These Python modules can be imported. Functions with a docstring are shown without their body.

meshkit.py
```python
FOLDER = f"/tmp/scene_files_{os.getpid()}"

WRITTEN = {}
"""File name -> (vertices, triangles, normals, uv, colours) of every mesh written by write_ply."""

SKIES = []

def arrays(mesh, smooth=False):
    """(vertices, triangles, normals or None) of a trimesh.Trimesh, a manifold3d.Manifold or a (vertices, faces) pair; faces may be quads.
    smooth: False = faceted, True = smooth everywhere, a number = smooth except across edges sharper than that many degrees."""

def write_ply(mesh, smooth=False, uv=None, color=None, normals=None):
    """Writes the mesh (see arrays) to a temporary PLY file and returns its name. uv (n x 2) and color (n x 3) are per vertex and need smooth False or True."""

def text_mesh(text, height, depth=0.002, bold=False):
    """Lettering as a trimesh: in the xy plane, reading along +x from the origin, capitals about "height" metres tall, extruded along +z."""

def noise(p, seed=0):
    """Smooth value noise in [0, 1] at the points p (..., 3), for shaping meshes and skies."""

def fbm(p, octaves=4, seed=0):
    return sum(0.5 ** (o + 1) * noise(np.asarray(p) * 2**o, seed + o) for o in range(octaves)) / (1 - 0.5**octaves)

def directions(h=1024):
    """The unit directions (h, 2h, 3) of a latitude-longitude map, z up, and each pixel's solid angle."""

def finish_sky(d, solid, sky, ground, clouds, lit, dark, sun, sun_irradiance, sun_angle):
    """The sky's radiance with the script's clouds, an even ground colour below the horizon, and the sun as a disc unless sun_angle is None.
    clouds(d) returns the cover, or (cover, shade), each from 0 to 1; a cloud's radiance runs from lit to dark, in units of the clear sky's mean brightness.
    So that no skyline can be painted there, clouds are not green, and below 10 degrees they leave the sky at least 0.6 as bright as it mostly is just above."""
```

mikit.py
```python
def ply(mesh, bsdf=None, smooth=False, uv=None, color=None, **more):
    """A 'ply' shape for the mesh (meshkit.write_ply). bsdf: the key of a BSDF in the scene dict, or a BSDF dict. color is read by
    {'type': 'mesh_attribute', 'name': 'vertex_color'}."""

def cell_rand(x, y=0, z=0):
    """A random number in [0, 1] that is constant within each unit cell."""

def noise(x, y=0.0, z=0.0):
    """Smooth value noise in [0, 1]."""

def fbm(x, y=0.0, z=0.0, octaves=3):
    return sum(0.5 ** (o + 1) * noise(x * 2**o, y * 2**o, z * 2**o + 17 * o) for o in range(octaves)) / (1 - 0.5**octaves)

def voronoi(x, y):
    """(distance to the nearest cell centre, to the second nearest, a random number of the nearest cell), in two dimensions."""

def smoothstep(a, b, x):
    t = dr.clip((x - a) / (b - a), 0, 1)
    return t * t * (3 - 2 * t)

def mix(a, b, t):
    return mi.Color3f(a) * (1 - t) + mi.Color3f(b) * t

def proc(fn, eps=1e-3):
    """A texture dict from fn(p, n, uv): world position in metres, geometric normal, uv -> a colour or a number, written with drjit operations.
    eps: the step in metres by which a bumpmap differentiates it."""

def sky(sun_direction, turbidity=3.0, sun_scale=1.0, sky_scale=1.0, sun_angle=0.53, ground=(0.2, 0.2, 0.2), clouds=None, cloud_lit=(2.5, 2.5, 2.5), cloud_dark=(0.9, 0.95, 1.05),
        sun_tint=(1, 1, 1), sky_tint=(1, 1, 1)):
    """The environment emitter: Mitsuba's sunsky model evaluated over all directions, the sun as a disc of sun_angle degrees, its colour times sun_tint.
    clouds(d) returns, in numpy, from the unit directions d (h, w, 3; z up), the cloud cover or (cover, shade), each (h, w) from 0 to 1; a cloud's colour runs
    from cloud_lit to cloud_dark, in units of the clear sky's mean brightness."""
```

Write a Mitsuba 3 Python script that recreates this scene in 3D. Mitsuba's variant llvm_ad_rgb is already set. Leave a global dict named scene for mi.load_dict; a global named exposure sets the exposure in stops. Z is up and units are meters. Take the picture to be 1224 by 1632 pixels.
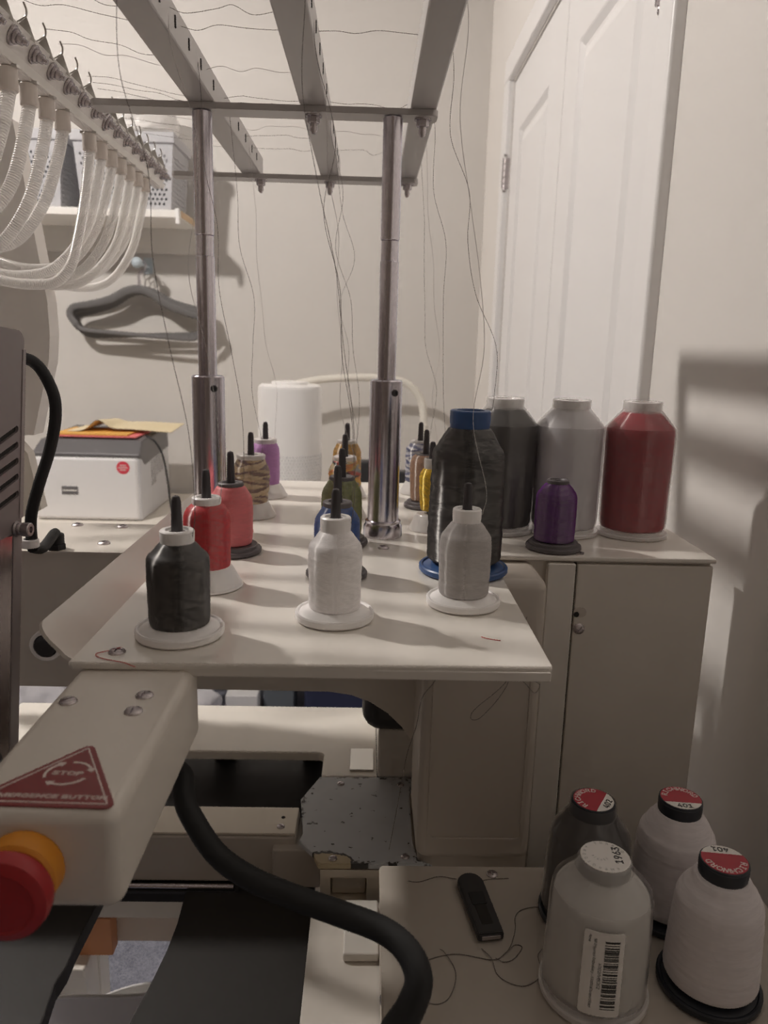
import math, random
import numpy as np, trimesh, manifold3d as m3, shapely
from shapely.geometry import Polygon, Point, box as sbox
from shapely import affinity
import drjit as dr, mitsuba as mi
import mikit, meshkit
from mikit import proc, noise, fbm, voronoi, smoothstep, mix, cell_rand

T = mi.ScalarTransform4f
rng = np.random.default_rng(7)
scene, labels = {}, {}
PI = math.pi

# ------------------------------------------------------------------ camera, light, exposure
exposure = 2.0
scene['camera'] = {'type': 'thinlens', 'fov': 53.06, 'fov_axis': 'x', 'near_clip': 0.02, 'far_clip': 50.0,
    'aperture_radius': 0.0012, 'focus_distance': 0.66,
    'to_world': T().look_at(origin=[0, 0, 1.30], target=[0.023, 0.977, 1.087], up=[-0.021, 0.214, 0.977])}
LAMP = (-1.50, 1.34, 2.58)
LAMP_RADIANCE = (300.0, 279.0, 260.0)
LAMP_R = 0.05

# ------------------------------------------------------------------ helpers
def put(key, mesh, mat, label=None, cat=None, group=None, kind=None, smooth=35, **kw):
    if key in scene:
        n = 1
        while f'{key}_{n:03d}' in scene: n += 1
        key = f'{key}_{n:03d}'
    scene[key] = mikit.ply(mesh, 'mat_' + mat, smooth=smooth, **kw)
    d = {}
    if label: d['label'] = label
    if cat: d['category'] = cat
    if group: d['group'] = group
    if kind: d['kind'] = kind
    if d: labels[key] = d
    return key

def thing(name, label, cat, group=None):
    key, n = name, 0
    while key in labels or any(k == key or k.startswith(key + '__') for k in scene):
        n += 1; key = f'{name}_{n:03d}'
    labels[key] = {'label': label, 'category': cat}
    if group: labels[key]['group'] = group
    return key

def box(x0, x1, y0, y1, z0, z1):
    b = trimesh.creation.box((x1 - x0, y1 - y0, z1 - z0)); b.apply_translation(((x0 + x1) / 2, (y0 + y1) / 2, (z0 + z1) / 2)); return b

def rbox(x0, x1, y0, y1, z0, z1, r=0.004, seg=12):
    r = min(r, (x1 - x0) / 2.01, (y1 - y0) / 2.01, (z1 - z0) / 2.01)
    s = m3.Manifold.sphere(r, seg)
    parts = [s.translate((x, y, z)) for x in (x0 + r, x1 - r) for y in (y0 + r, y1 - r) for z in (z0 + r, z1 - r)]
    h = m3.Manifold.batch_hull(parts).to_mesh()
    return trimesh.Trimesh(h.vert_properties[:, :3], h.tri_verts, process=False)

def join(*ms):
    return trimesh.util.concatenate([m for m in ms])

def ext(poly, h):
    gs = getattr(poly, 'geoms', [poly])
    return trimesh.util.concatenate([trimesh.creation.extrude_polygon(g, h, engine='earcut') for g in gs])

def bev(poly, z0, z1, r=0.003):
    """A horizontal plate of the outline poly from z0 to z1 with chamfered rims."""
    p = poly.buffer(-r)
    a = ext(poly, z1 - z0 - 2 * r); a.apply_translation((0, 0, z0 + r))
    hulls = [a]
    for zz, flip in ((z1 - r, 1), (z0 + r, -1)):
        n = 3
        for k in range(n):
            t0 = k / n * PI / 2; t1 = (k + 1) / n * PI / 2
            q = poly.buffer(-r * (1 - math.cos(t1)))
            dz = r * (math.sin(t1) - math.sin(t0))
            b = ext(q, dz); b.apply_translation((0, 0, zz + r * math.sin(t0) if flip > 0 else zz - r * math.sin(t1)))
            hulls.append(b)
    return join(*hulls)

def swap_xz(m):
    """(x, y, z) of an extruded XY outline -> world X, Z outline, depth along +Y."""
    m = m.copy(); v = m.vertices
    m.vertices = np.stack([v[:, 0], v[:, 2], v[:, 1]], 1); m.faces = m.faces[:, ::-1]; return m

def swap_yz(m):
    """outline (y, z), depth along +X."""
    m = m.copy(); v = m.vertices
    m.vertices = np.stack([v[:, 2], v[:, 0], v[:, 1]], 1); return m

def prism_xz(poly, y0, y1):
    m = swap_xz(ext(poly, y1 - y0)); m.apply_translation((0, y0, 0)); return m

def prism_yz(poly, x0, x1):
    m = swap_yz(ext(poly, x1 - x0)); m.apply_translation((x0, 0, 0)); return m

def rot_to(m, d):
    m = m.copy(); m.apply_transform(trimesh.geometry.align_vectors([0, 0, 1], np.asarray(d, float) / np.linalg.norm(d))); return m

def lathe(prof, seg=40, at=(0, 0, 0), d=None):
    """A surface turned about z from the closed or open profile of (r, z) points."""
    p = np.array(prof, float); n = len(p)
    a = np.linspace(0, 2 * PI, seg, endpoint=False)
    v = np.stack([np.outer(p[:, 0], np.cos(a)), np.outer(p[:, 0], np.sin(a)), np.repeat(p[:, 1:], seg, 1)], -1).reshape(-1, 3)
    f = []
    i = np.arange(seg); j = (i + 1) % seg
    for k in range(n - 1):
        f.append(np.stack([k * seg + i, k * seg + j, (k + 1) * seg + j], 1)); f.append(np.stack([k * seg + i, (k + 1) * seg + j, (k + 1) * seg + i], 1))
    m = trimesh.Trimesh(v, np.vstack(f), process=False)
    m.merge_vertices(); m.update_faces(m.nondegenerate_faces())
    if d is not None: m = rot_to(m, d)
    m.apply_translation(at); return m

def cyl(r, h, at, d=(0, 0, 1), seg=24, ch=0.0006):
    ch = min(ch, r * .4, h * .4)
    return lathe([(0, 0), (r - ch, 0), (r, ch), (r, h - ch), (r - ch, h), (0, h)], seg, at, d)

def ring(ri, ro, h, at, d=(0, 0, 1), seg=28):
    c = min(h, ro - ri) * .2
    return lathe([(ri, 0), (ro - c, 0), (ro, c), (ro, h - c), (ro - c, h), (ri, h), (ri, 0)], seg, at, d)

def spline(pts, n=12):
    p = np.array(pts, float); q = np.vstack([2 * p[0] - p[1], p, 2 * p[-1] - p[-2]]); out = []
    for k in range(1, len(q) - 2):
        t = np.linspace(0, 1, n, endpoint=False)[:, None]
        a, b, c, d = q[k - 1], q[k], q[k + 1], q[k + 2]
        out.append(.5 * (2 * b + (c - a) * t + (2 * a - 5 * b + 4 * c - d) * t ** 2 + (3 * b - a - 3 * c + d) * t ** 3))
    return np.vstack(out + [p[-1:]])

def tube(path, r, seg=10, cap=True, flat=1.0):
    p = np.asarray(path, float); n = len(p); r = np.broadcast_to(r, n)
    t = np.gradient(p, axis=0); t /= np.linalg.norm(t, axis=1, keepdims=True) + 1e-12
    u = np.cross(t[0], [0.3, 0.2, 0.9]); u /= np.linalg.norm(u); U = []
    for k in range(n):
        u = u - t[k] * (u @ t[k]); u /= np.linalg.norm(u); U.append(u)
    U = np.array(U); V = np.cross(t, U)
    a = np.linspace(0, 2 * PI, seg, endpoint=False)
    v = p[:, None] + r[:, None, None] * (np.cos(a)[None, :, None] * U[:, None] + flat * np.sin(a)[None, :, None] * V[:, None])
    i = np.arange(seg); j = (i + 1) % seg; f = []
    base = (np.arange(n - 1) * seg)[:, None]
    f = np.vstack([np.stack([(base + i).ravel(), (base + j).ravel(), (base + seg + j).ravel()], 1), np.stack([(base + i).ravel(), (base + seg + j).ravel(), (base + seg + i).ravel()], 1)])
    v = v.reshape(-1, 3)
    if cap:
        v = np.vstack([v, p[0], p[-1]])
        f = np.vstack([f, np.stack([i * 0 + n * seg, j, i], 1), np.stack([i * 0 + n * seg + 1, (n - 1) * seg + i, (n - 1) * seg + j], 1)])
    return trimesh.Trimesh(v, f, process=False)

def rpoly(pts, r):
    return Polygon(pts).buffer(-r).buffer(r, quad_segs=6)

def rrect(x0, x1, y0, y1, r):
    return sbox(x0 + r, y0 + r, x1 - r, y1 - r).buffer(r, quad_segs=6)

# ------------------------------------------------------------------ materials
def mat(name, d, two=True):
    scene['mat_' + name] = {'type': 'twosided', 'bsdf': d} if two else d
def rgb(c): return {'type': 'rgb', 'value': list(c)}
def P(name, c, rough=.5, spec=.5, metal=0.0, **k):
    mat(name, {'type': 'principled', 'base_color': rgb(c) if isinstance(c, (tuple, list)) else c, 'roughness': rough, 'specular': spec, 'metallic': metal, **k})

def f_wall(p, n, uv): return mix((.665, .640, .612), (.69, .665, .637), fbm(p.x * 3, p.y * 3, p.z * 3))
def b_wall(p, n, uv): return fbm(p.x * 260, p.y * 260, p.z * 260, 2)
mat('wall', {'type': 'bumpmap', 'arbitrary': proc(b_wall, 1e-3), 'scale': 0.0002, 'bsdf': {'type': 'principled', 'base_color': proc(f_wall), 'roughness': .75, 'specular': .25}})
P('wall_taupe', (.15, .125, .105), .8, .2)  # for the unseen walls, colour guessed dark to weaken bounce light
P('ceiling', (.64, .625, .61), .9, .2)
P('trim', (.74, .73, .725), .35, .5)
P('door', (.73, .72, .715), .4, .5)
def f_carpet(p, n, uv):
    a = noise(p.x * 420, p.y * 420, 3.0); b = fbm(p.x * 60, p.y * 60, 1.0)
    return mix((.10, .105, .14), (.33, .34, .40), a * .65 + b * .35)
P('carpet', proc(f_carpet), 1.0, .1)
P('shelf_white', (.80, .78, .74), .5, .4)
P('raw_wood', (.62, .46, .30), .7, .3)
def f_cream(p, n, uv): return mix((.60, .565, .51), (.65, .61, .555), fbm(p.x * 18, p.y * 18, p.z * 18))
P('cream', proc(f_cream), .38, .5)
P('cream_gloss', (.68, .65, .60), .22, .5)
P('table_white', (.78, .745, .68), .35, .45)
P('shaded_cream', (.44, .40, .35), .4, .45)  # the machine cream with the shade at lower right put into its colour
P('column', (.50, .455, .405), .4, .45)  # darker cream copy, shade of the front faces put into the colour
P('beige_metal', (.60, .545, .46), .35, .5, .25)
P('dark_gap', (.03, .028, .026), .8, .2)
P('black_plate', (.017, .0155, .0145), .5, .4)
P('black_rubber', (.018, .019, .02), .6, .35)
P('black_plastic', (.03, .03, .032), .4, .5)
P('pin', (.05, .046, .05), .45, .5)
P('grey_plastic', (.115, .105, .11), .45, .45)
P('head_grey', (.20, .17, .17), .42, .45)
P('head_edge', (.27, .235, .235), .42, .45)
mat('chrome', {'type': 'roughconductor', 'material': 'Cr', 'alpha': .06})
mat('steel', {'type': 'roughconductor', 'specular_reflectance': rgb((.78, .76, .72)), 'material': 'Cr', 'alpha': .22})
mat('polished', {'type': 'roughconductor', 'specular_reflectance': rgb((.85, .80, .74)), 'material': 'Cr', 'alpha': .05})
P('bar_paint', (.46, .44, .43), .35, .5, .35)
P('rail_paint', (.72, .69, .66), .4, .5)
P('bright_metal', (.62, .61, .58), .25, .5, .9)
P('tube_cap', (.70, .64, .59), .5, .4)
mat('hose', {'type': 'blendbsdf', 'weight': .68, 'a': {'type': 'thindielectric', 'int_ior': 1.35}, 'b': {'type': 'twosided', 'bsdf': {'type': 'principled', 'base_color': rgb((.94, .925, .90)), 'roughness': .14, 'specular': .8}}}, two=False)
mat('film', {'type': 'blendbsdf', 'weight': .06, 'a': {'type': 'thindielectric', 'int_ior': 1.45}, 'b': {'type': 'twosided', 'bsdf': {'type': 'principled', 'base_color': rgb((.8, .78, .76)), 'roughness': .15, 'specular': .8}}}, two=False)
mat('bag', {'type': 'blendbsdf', 'weight': .45, 'a': {'type': 'thindielectric', 'int_ior': 1.3}, 'b': {'type': 'twosided', 'bsdf': {'type': 'principled', 'base_color': rgb((.8, .78, .76)), 'roughness': .3, 'specular': .6}}}, two=False)
mat('clear_plastic', {'type': 'blendbsdf', 'weight': .62, 'a': {'type': 'thindielectric', 'int_ior': 1.4}, 'b': {'type': 'twosided', 'bsdf': {'type': 'principled', 'base_color': rgb((.80, .78, .76)), 'roughness': .18, 'specular': .7}}}, two=False)
P('white_plastic', (.86, .85, .84), .3, .5)
P('frost_plastic', (.80, .79, .78), .35, .5)
P('printer_white', (.78, .77, .77), .4, .4)
P('printer_side', (.58, .58, .60), .5, .4)
P('printer_dark', (.13, .125, .13), .4, .5)
P('basket', (.46, .46, .48), .55, .4)
P('slate', (.14, .16, .18), .7, .3)
P('hanger', (.17, .165, .165), .85, .2)
P('pale_blue', (.50, .58, .64), .4, .5)
P('red_knob', (.33, .016, .020), .42, .45)
P('orange_collar', (.62, .24, .02), .45, .45)
P('sign_red', (.20, .028, .03), .4, .45)
P('sign_white', (.62, .55, .52), .5, .4)
P('blue_plastic', (.035, .085, .22), .35, .5)
P('cap_black', (.018, .022, .03), .35, .5)
P('cap_grey', (.45, .45, .44), .4, .5)
P('label_red', (.42, .03, .05), .35, .5)
P('label_white', (.80, .78, .75), .45, .4)
P('label_ink', (.02, .02, .02), .5, .4)
P('label_pale', (.72, .62, .60), .5, .4)
P('orange_light_beam', (.60, .27, .13), .5, .4)  # beam colour with the orange light on it painted in
P('beam', (.62, .53, .45), .5, .4)
P('paper', (.72, .62, .42), .7, .3)
P('pink_paper', (.75, .20, .20), .6, .3)
P('yellow_paper', (.72, .40, .10), .6, .3)
P('sticker_red', (.66, .06, .09), .4, .4)
P('strand', (.17, .15, .14), .6, .3)
P('strand_pale', (.62, .60, .58), .5, .3)
P('strand_red', (.55, .10, .08), .6, .3)
P('navy', (.03, .035, .075), .6, .3)
P('cloth_white', (.66, .65, .68), .8, .2)
P('cord_white', (.80, .77, .70), .4, .4)
P('desk', (.68, .64, .58), .5, .4)
def f_blue(p, n, uv):
    base = mix((.42, .44, .46), (.48, .50, .52), fbm(p.x * 60, p.y * 60, 2.0))
    chip = smoothstep(.79, .82, fbm(p.x * 110 + 5, p.y * 190, 4.0, 3))
    ex = dr.minimum(dr.minimum(p.x + .066, .06 - p.x), dr.minimum(p.y - .664, .82 - p.y))
    edge = smoothstep(.0045, .001, ex - .004 * (fbm(p.x * 240, p.y * 240, 1.0) - .5) * 2 - .001) * smoothstep(.48, .56, fbm(p.x * 150, p.y * 150, 8.0))
    c = mix(base, (.035, .032, .03), dr.maximum(chip, edge))
    d = dr.sqrt(dr.square((p.x + .032) * .85) + dr.square(p.y - .660)) + .006 * (fbm(p.x * 200, p.y * 200, 6.0) - .5)
    rim = smoothstep(.0245, .023, d) * (1 - smoothstep(.0215, .0205, d))
    c = mix(c, (.46, .38, .24), smoothstep(.022, .021, d))
    return mix(c, (.03, .027, .025), rim)
P('blue_plate', proc(f_blue), .42, .5)

# thread: colour per vertex; wound filament shines along the turns, in patches where the layers cross
VC = {'type': 'mesh_attribute', 'name': 'vertex_color'}
def gloss_fn(lo, hi):
    def f(p, n, uv):
        u, v = uv.y, uv.x
        band = dr.floor(v * 150 + .8 * noise(u * 3, v * 40, 7.0))
        s = dr.select(cell_rand(band, 3.0, 1.0) > .5, 1.0, -1.0)
        k = noise(u * 30 + s * v * 500 + 7 * cell_rand(band, 1.0, 5.0), v * 300, 2.0) * .5 + .5 * noise(u * 60, v * 2200, 9.0)
        return lo + (hi - lo) * smoothstep(.25, .75, k)
    return f
def thread_mat(name, lo, hi, sp, av=.05, au=1.4, rough=.55):
    mat(name, {'type': 'blendbsdf', 'weight': proc(gloss_fn(lo, hi)),
        'a': {'type': 'principled', 'base_color': VC, 'roughness': rough, 'specular': .3},
        'b': {'type': 'roughconductor', 'distribution': 'ggx', 'material': 'none', 'alpha_u': au, 'alpha_v': av, 'specular_reflectance': rgb(sp)}})
thread_mat('thread', .12, .27, (1.0, .97, .93))
thread_mat('thread_pale', .05, .15, (1.0, .98, .95))
thread_mat('thread_metal', .35, .75, (1.0, .78, .25), .06)
thread_mat('thread_matte', .03, .09, (.9, .86, .82), .10)

# ------------------------------------------------------------------ room (structure)
XL, XR, YF, YB, ZC = -2.9, .43, -.80, 3.15, 2.80
DY0, DY1, DZ = 1.255, 2.605, 2.105
put('floor', box(XL, XR + .1, YF, YB, -.05, 0), 'carpet', kind='structure', smooth=False)
put('ceiling', box(XL, XR + .1, YF, YB, ZC, ZC + .05), 'ceiling', kind='structure', smooth=False)
put('wall_back', box(XL, XR + .1, YB, YB + .08, 0, ZC), 'wall', kind='structure', smooth=False)
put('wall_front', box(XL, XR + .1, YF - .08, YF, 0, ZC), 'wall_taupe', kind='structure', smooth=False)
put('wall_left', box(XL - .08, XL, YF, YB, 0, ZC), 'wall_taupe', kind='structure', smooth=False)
put('wall_right', join(box(XR, XR + .1, YF, DY0, 0, ZC), box(XR, XR + .1, DY1, YB, 0, ZC), box(XR, XR + .1, DY0, DY1, DZ, ZC), box(XR + .08, XR + .1, DY0, DY1, 0, DZ)), 'wall', kind='structure', smooth=False)
def casing(y0, y1, z0, z1):
    return rbox(XR - .019, XR + .012, y0, y1, z0, z1, .006)
put('trim_1', join(casing(DY0 - .072, DY0 - .006, 0, DZ + .006), casing(DY1 + .004, DY1 + .074, 0, DZ + .006)), 'trim', kind='structure')
put('trim_2', casing(DY0 - .072, DY1 + .074, DZ + .006, DZ + .078), 'trim', kind='structure')
put('baseboard_back', rbox(XL, XR, YB - .014, YB - .0005, 0, .1, .004), 'trim', kind='structure')
put('baseboard_right', join(rbox(XR - .014, XR - .0005, YF, DY0 - .075, 0, .1, .004), rbox(XR - .014, XR - .0005, DY1 + .078, YB - .015, 0, .1, .004)), 'trim', kind='structure')

def rect_loops(y0, y1, z0, z1, steps):
    """Panel face in the plane X: nested rectangles (inset, x), joined by sloping strips, the last one filled."""
    V, Fc = [], []
    for ins, x in steps:
        V += [(x, y0 + ins, z0 + ins), (x, y1 - ins, z0 + ins), (x, y1 - ins, z1 - ins), (x, y0 + ins, z1 - ins)]
    for k in range(len(steps) - 1):
        for c in range(4):
            a, b = 4 * k + c, 4 * k + (c + 1) % 4
            Fc += [(a, a + 4, b + 4), (a, b + 4, b)]
    k = 4 * (len(steps) - 1); Fc += [(k, k + 3, k + 2), (k, k + 2, k + 1)]
    return trimesh.Trimesh(V, Fc, process=False)

def door_leaf(key, y0, y1, py0, py1, hinge_y):
    x = XR + .004; zs = [(.16, .74), (.90, 1.945)]
    m = [box(x, x + .035, y0, py0, .012, DZ - .004), box(x, x + .035, py1, y1, .012, DZ - .004)]
    zz = [.012] + [c for p in zs for c in p] + [DZ - .004]
    for a, b in zip(zz[::2], zz[1::2]): m.append(box(x, x + .035, py0, py1, a, b))
    put(key, join(*m), 'door', kind='structure', smooth=False)
    for a, b in zs:
        put(key + '__panel', rect_loops(py0, py1, a, b, [(0, x), (.004, x + .0015), (.016, x + .010), (.024, x + .0105), (.05, x + .0025)]), 'door', smooth=False)
    for z in (1.84, .30):
        h = [cyl(.0052, .017, (XR - .013, hinge_y, z - .05 + .0195 * k), seg=16) for k in range(5)]
        h += [lathe([(0, -.004), (.004, -.003), (.0055, 0), (.004, .003), (0, .004)], 14, (XR - .013, hinge_y, z + s * .053)) for s in (-1, 1)]
        h.append(box(XR - .0215, XR + .004, hinge_y - .0035, hinge_y + .0035, z - .045, z + .045))
        put(key + '__hinge', join(*h), 'steel', 'brushed nickel hinge')
door_leaf('door_1', 1.932, DY1 - .003, 2.10, 2.49, DY1 + .004)
door_leaf('door_2', DY0 + .003, 1.929, 1.39, 1.81, DY0 - .001)

# the lamp (above and left of the frame)
t = thing('ceiling_lamp', 'round white pendant lamp bulb hanging near the ceiling left of the machine', 'lamp')
put(t + '__bulb', lathe([(0, -LAMP_R)] + [(LAMP_R * math.sin(a), -LAMP_R * math.cos(a)) for a in np.linspace(.15, PI - .15, 14)] + [(0, LAMP_R)], 24, LAMP), 'frost_plastic', 'glowing round bulb', smooth=True)
scene[t + '__bulb']['emitter'] = {'type': 'area', 'radiance': rgb(LAMP_RADIANCE)}
put(t + '__socket', cyl(.022, .05, (LAMP[0], LAMP[1], LAMP[2] + LAMP_R)), 'white_plastic')
put(t + '__shade', lathe([(.024, .085), (.15, .028), (.152, .026), (.150, .024), (.022, .080), (.024, .085)], 40, LAMP), 'grey_plastic', 'wide unseen shade added to block upward light')  # added out of view to keep direct lamp light off the ceiling
put(t + '__cord', cyl(.004, ZC - LAMP[2] - LAMP_R - .07, (LAMP[0], LAMP[1], LAMP[2] + LAMP_R + .05)), 'white_plastic')
put(t + '__canopy', cyl(.06, .02, (LAMP[0], LAMP[1], ZC - .02)), 'white_plastic')

# ------------------------------------------------------------------ screws and small hardware
def screw(key, at, d=(0, 0, 1), r=.0055, kind='cross', label=None):
    h = r * .42
    prof = [(0, 0), (r, 0), (r, h * .25), (r * .85, h * .7), (r * .55, h * .95), (0, h)]
    head = lathe(prof, 20)
    m = m3.Manifold(m3.Mesh(np.asarray(head.vertices, np.float32), np.asarray(head.faces, np.uint32)))
    ang = rng.uniform(0, PI)
    cut = m3.Manifold.cube((r * 1.3, r * .24, h), True).translate((0, 0, h * .95)).rotate((0, 0, math.degrees(ang)))
    if kind == 'cross': cut = cut + m3.Manifold.cube((r * .24, r * 1.3, h), True).translate((0, 0, h * .95)).rotate((0, 0, math.degrees(ang)))
    if kind == 'slot': cut = m3.Manifold.cube((r * 2.4, r * .28, h), True).translate((0, 0, h * .95)).rotate((0, 0, math.degrees(ang)))
    if kind == 'hex': cut = m3.Manifold.cylinder(h, r * .5, r * .5, 6).translate((0, 0, h * .4))
    q = (m - cut)
    q = q.to_mesh()
    s = trimesh.Trimesh(q.vert_properties[:, :3], q.tri_verts, process=False) if len(q.tri_verts) else head
    s = rot_to(s, d); s.apply_translation(at)
    return put(key, s, 'steel', label)

def nut_bolt(key, at, r=.006, down=True):
    d = (0, 0, -1)
    m = [lathe([(0, 0), (r * 1.35, 0), (r * 1.35, .0015), (0, .0015)], 20, at, d)]
    m.append(lathe([(0, .0015), (r, .0015), (r, .0065), (r * .85, .0075), (0, .0075)], 6, at, d))
    m.append(lathe([(0, .0075), (r * .62, .0075), (r * .62, .013), (r * .3, .0165), (0, .0168)], 16, at, d))
    return put(key, join(*m), 'steel', smooth=30)

# ------------------------------------------------------------------ the embroidery machine
MC = thing('embroidery_machine', 'cream single-head embroidery machine with spool tray, thread stand and red emergency button', 'embroidery machine')
def part(name, mesh, m, label=None, **k): return put(f'{MC}__{name}', mesh, m, label, **k)

# upper arm and its rounded arch into the column
arch = [(-.62, 1.085), (-.62, .9375), (-.036, .9355), (-.012, .932), (.008, .9245), (.027, .912), (.043, .896), (.055, .879), (.062, .862), (.066, .845), (.066, .81), (.168, .81), (.168, 1.085)]
arm = part('upper_arm', join(prism_xz(Polygon(arch), .764, .885), prism_xz(Polygon([(-.62, 1.0855), (-.62, 1.083), (.16, 1.083), (.16, 1.0855)]), .762, .888)), 'cream', 'cream upper arm with a rounded arch')
put(arm + '__port_ring', ring(.0125, .0168, .010, (-.330, .756, .985), (0, 1, 0)), 'white_plastic', 'white ring around a black port')
put(arm + '__port', lathe([(0, .002), (.006, .003), (.0115, .001), (.0128, .006), (.0128, .008), (0, .008)], 28, (-.330, .755, .985), (0, 1, 0)), 'black_plastic', 'round black port')
for x, y in ((-.278, .797), (-.282, .872), (-.335, .876)): screw(arm + '__screw', (x, y, 1.0855), r=.0065)

# column with an embossed panel
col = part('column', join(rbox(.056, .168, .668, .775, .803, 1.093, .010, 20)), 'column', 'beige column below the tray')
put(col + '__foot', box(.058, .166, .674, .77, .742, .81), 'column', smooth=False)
fr = rrect(.066, .160, .826, 1.022, .006).difference(rrect(.069, .157, .829, 1.019, .005))
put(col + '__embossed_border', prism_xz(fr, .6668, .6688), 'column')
rear = part('rear_housing', rbox(.0195, .17, .8215, .99, .7985, .862, .003), 'cream_gloss')
part('motor_cap', rbox(.0, .075, .79, .90, .870, .965, .022, 20), 'black_plastic', 'rounded black motor cap behind the arch')

# blue grey base plate with chipped paint, the bed and the block below
bp = Polygon([(-.048, .819), (.0595, .8205), (.0555, .78), (.0545, .70), (.0585, .672), (.072, .665), (-.040, .664), (-.046, .680), (-.062, .700), (-.059, .712), (-.0665, .773)])
pl = part('base_plate', bev(bp.buffer(0), .795, .801, .001), 'blue_plate', 'grey blue base plate with chipped paint')
for x, y in ((-.023, .805), (.046, .804), (.046, .676), (-.026, .672)): screw(pl + '__screw', (x, y, .801), r=.0044, kind='slot')
block = sbox(-.038, .748, .060, .793).difference(sbox(-.028, .756, .008, .784))
part('base_block', join(prism_xz(block, .666, .685), box(-.038, .060, .685, .80, .748, .793)), 'beige_metal')
part('block_window', rbox(-.027, .007, .677, .6845, .757, .783, .002), 'beige_metal', 'recessed window in the block')
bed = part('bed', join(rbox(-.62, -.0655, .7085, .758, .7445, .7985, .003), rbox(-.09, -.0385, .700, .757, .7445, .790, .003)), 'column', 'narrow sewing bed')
strip = put(bed + '__cover_strip', rbox(-.62, -.0665, .7095, .757, .7985, .8015, .0014), 'beige_metal', 'worn metal strip on the bed')
screw(bed + '__screw', (-.083, .722, .8015), r=.0042, kind='slot')
put(bed + '__pin_hole', cyl(.0022, .0008, (-.082, .738, .8012), seg=14), 'dark_gap')
put(bed + '__guide_rod', tube([(-.40, .703, .7435), (-.13, .703, .7435)], .0028, 12), 'chrome', 'thin chrome rod under the bed')
put(bed + '__rod_holder', join(box(-.42, -.127, .6985, .7085, .7375, .7403), box(-.128, -.124, .699, .7085, .7375, .7475)), 'black_plastic')

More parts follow.
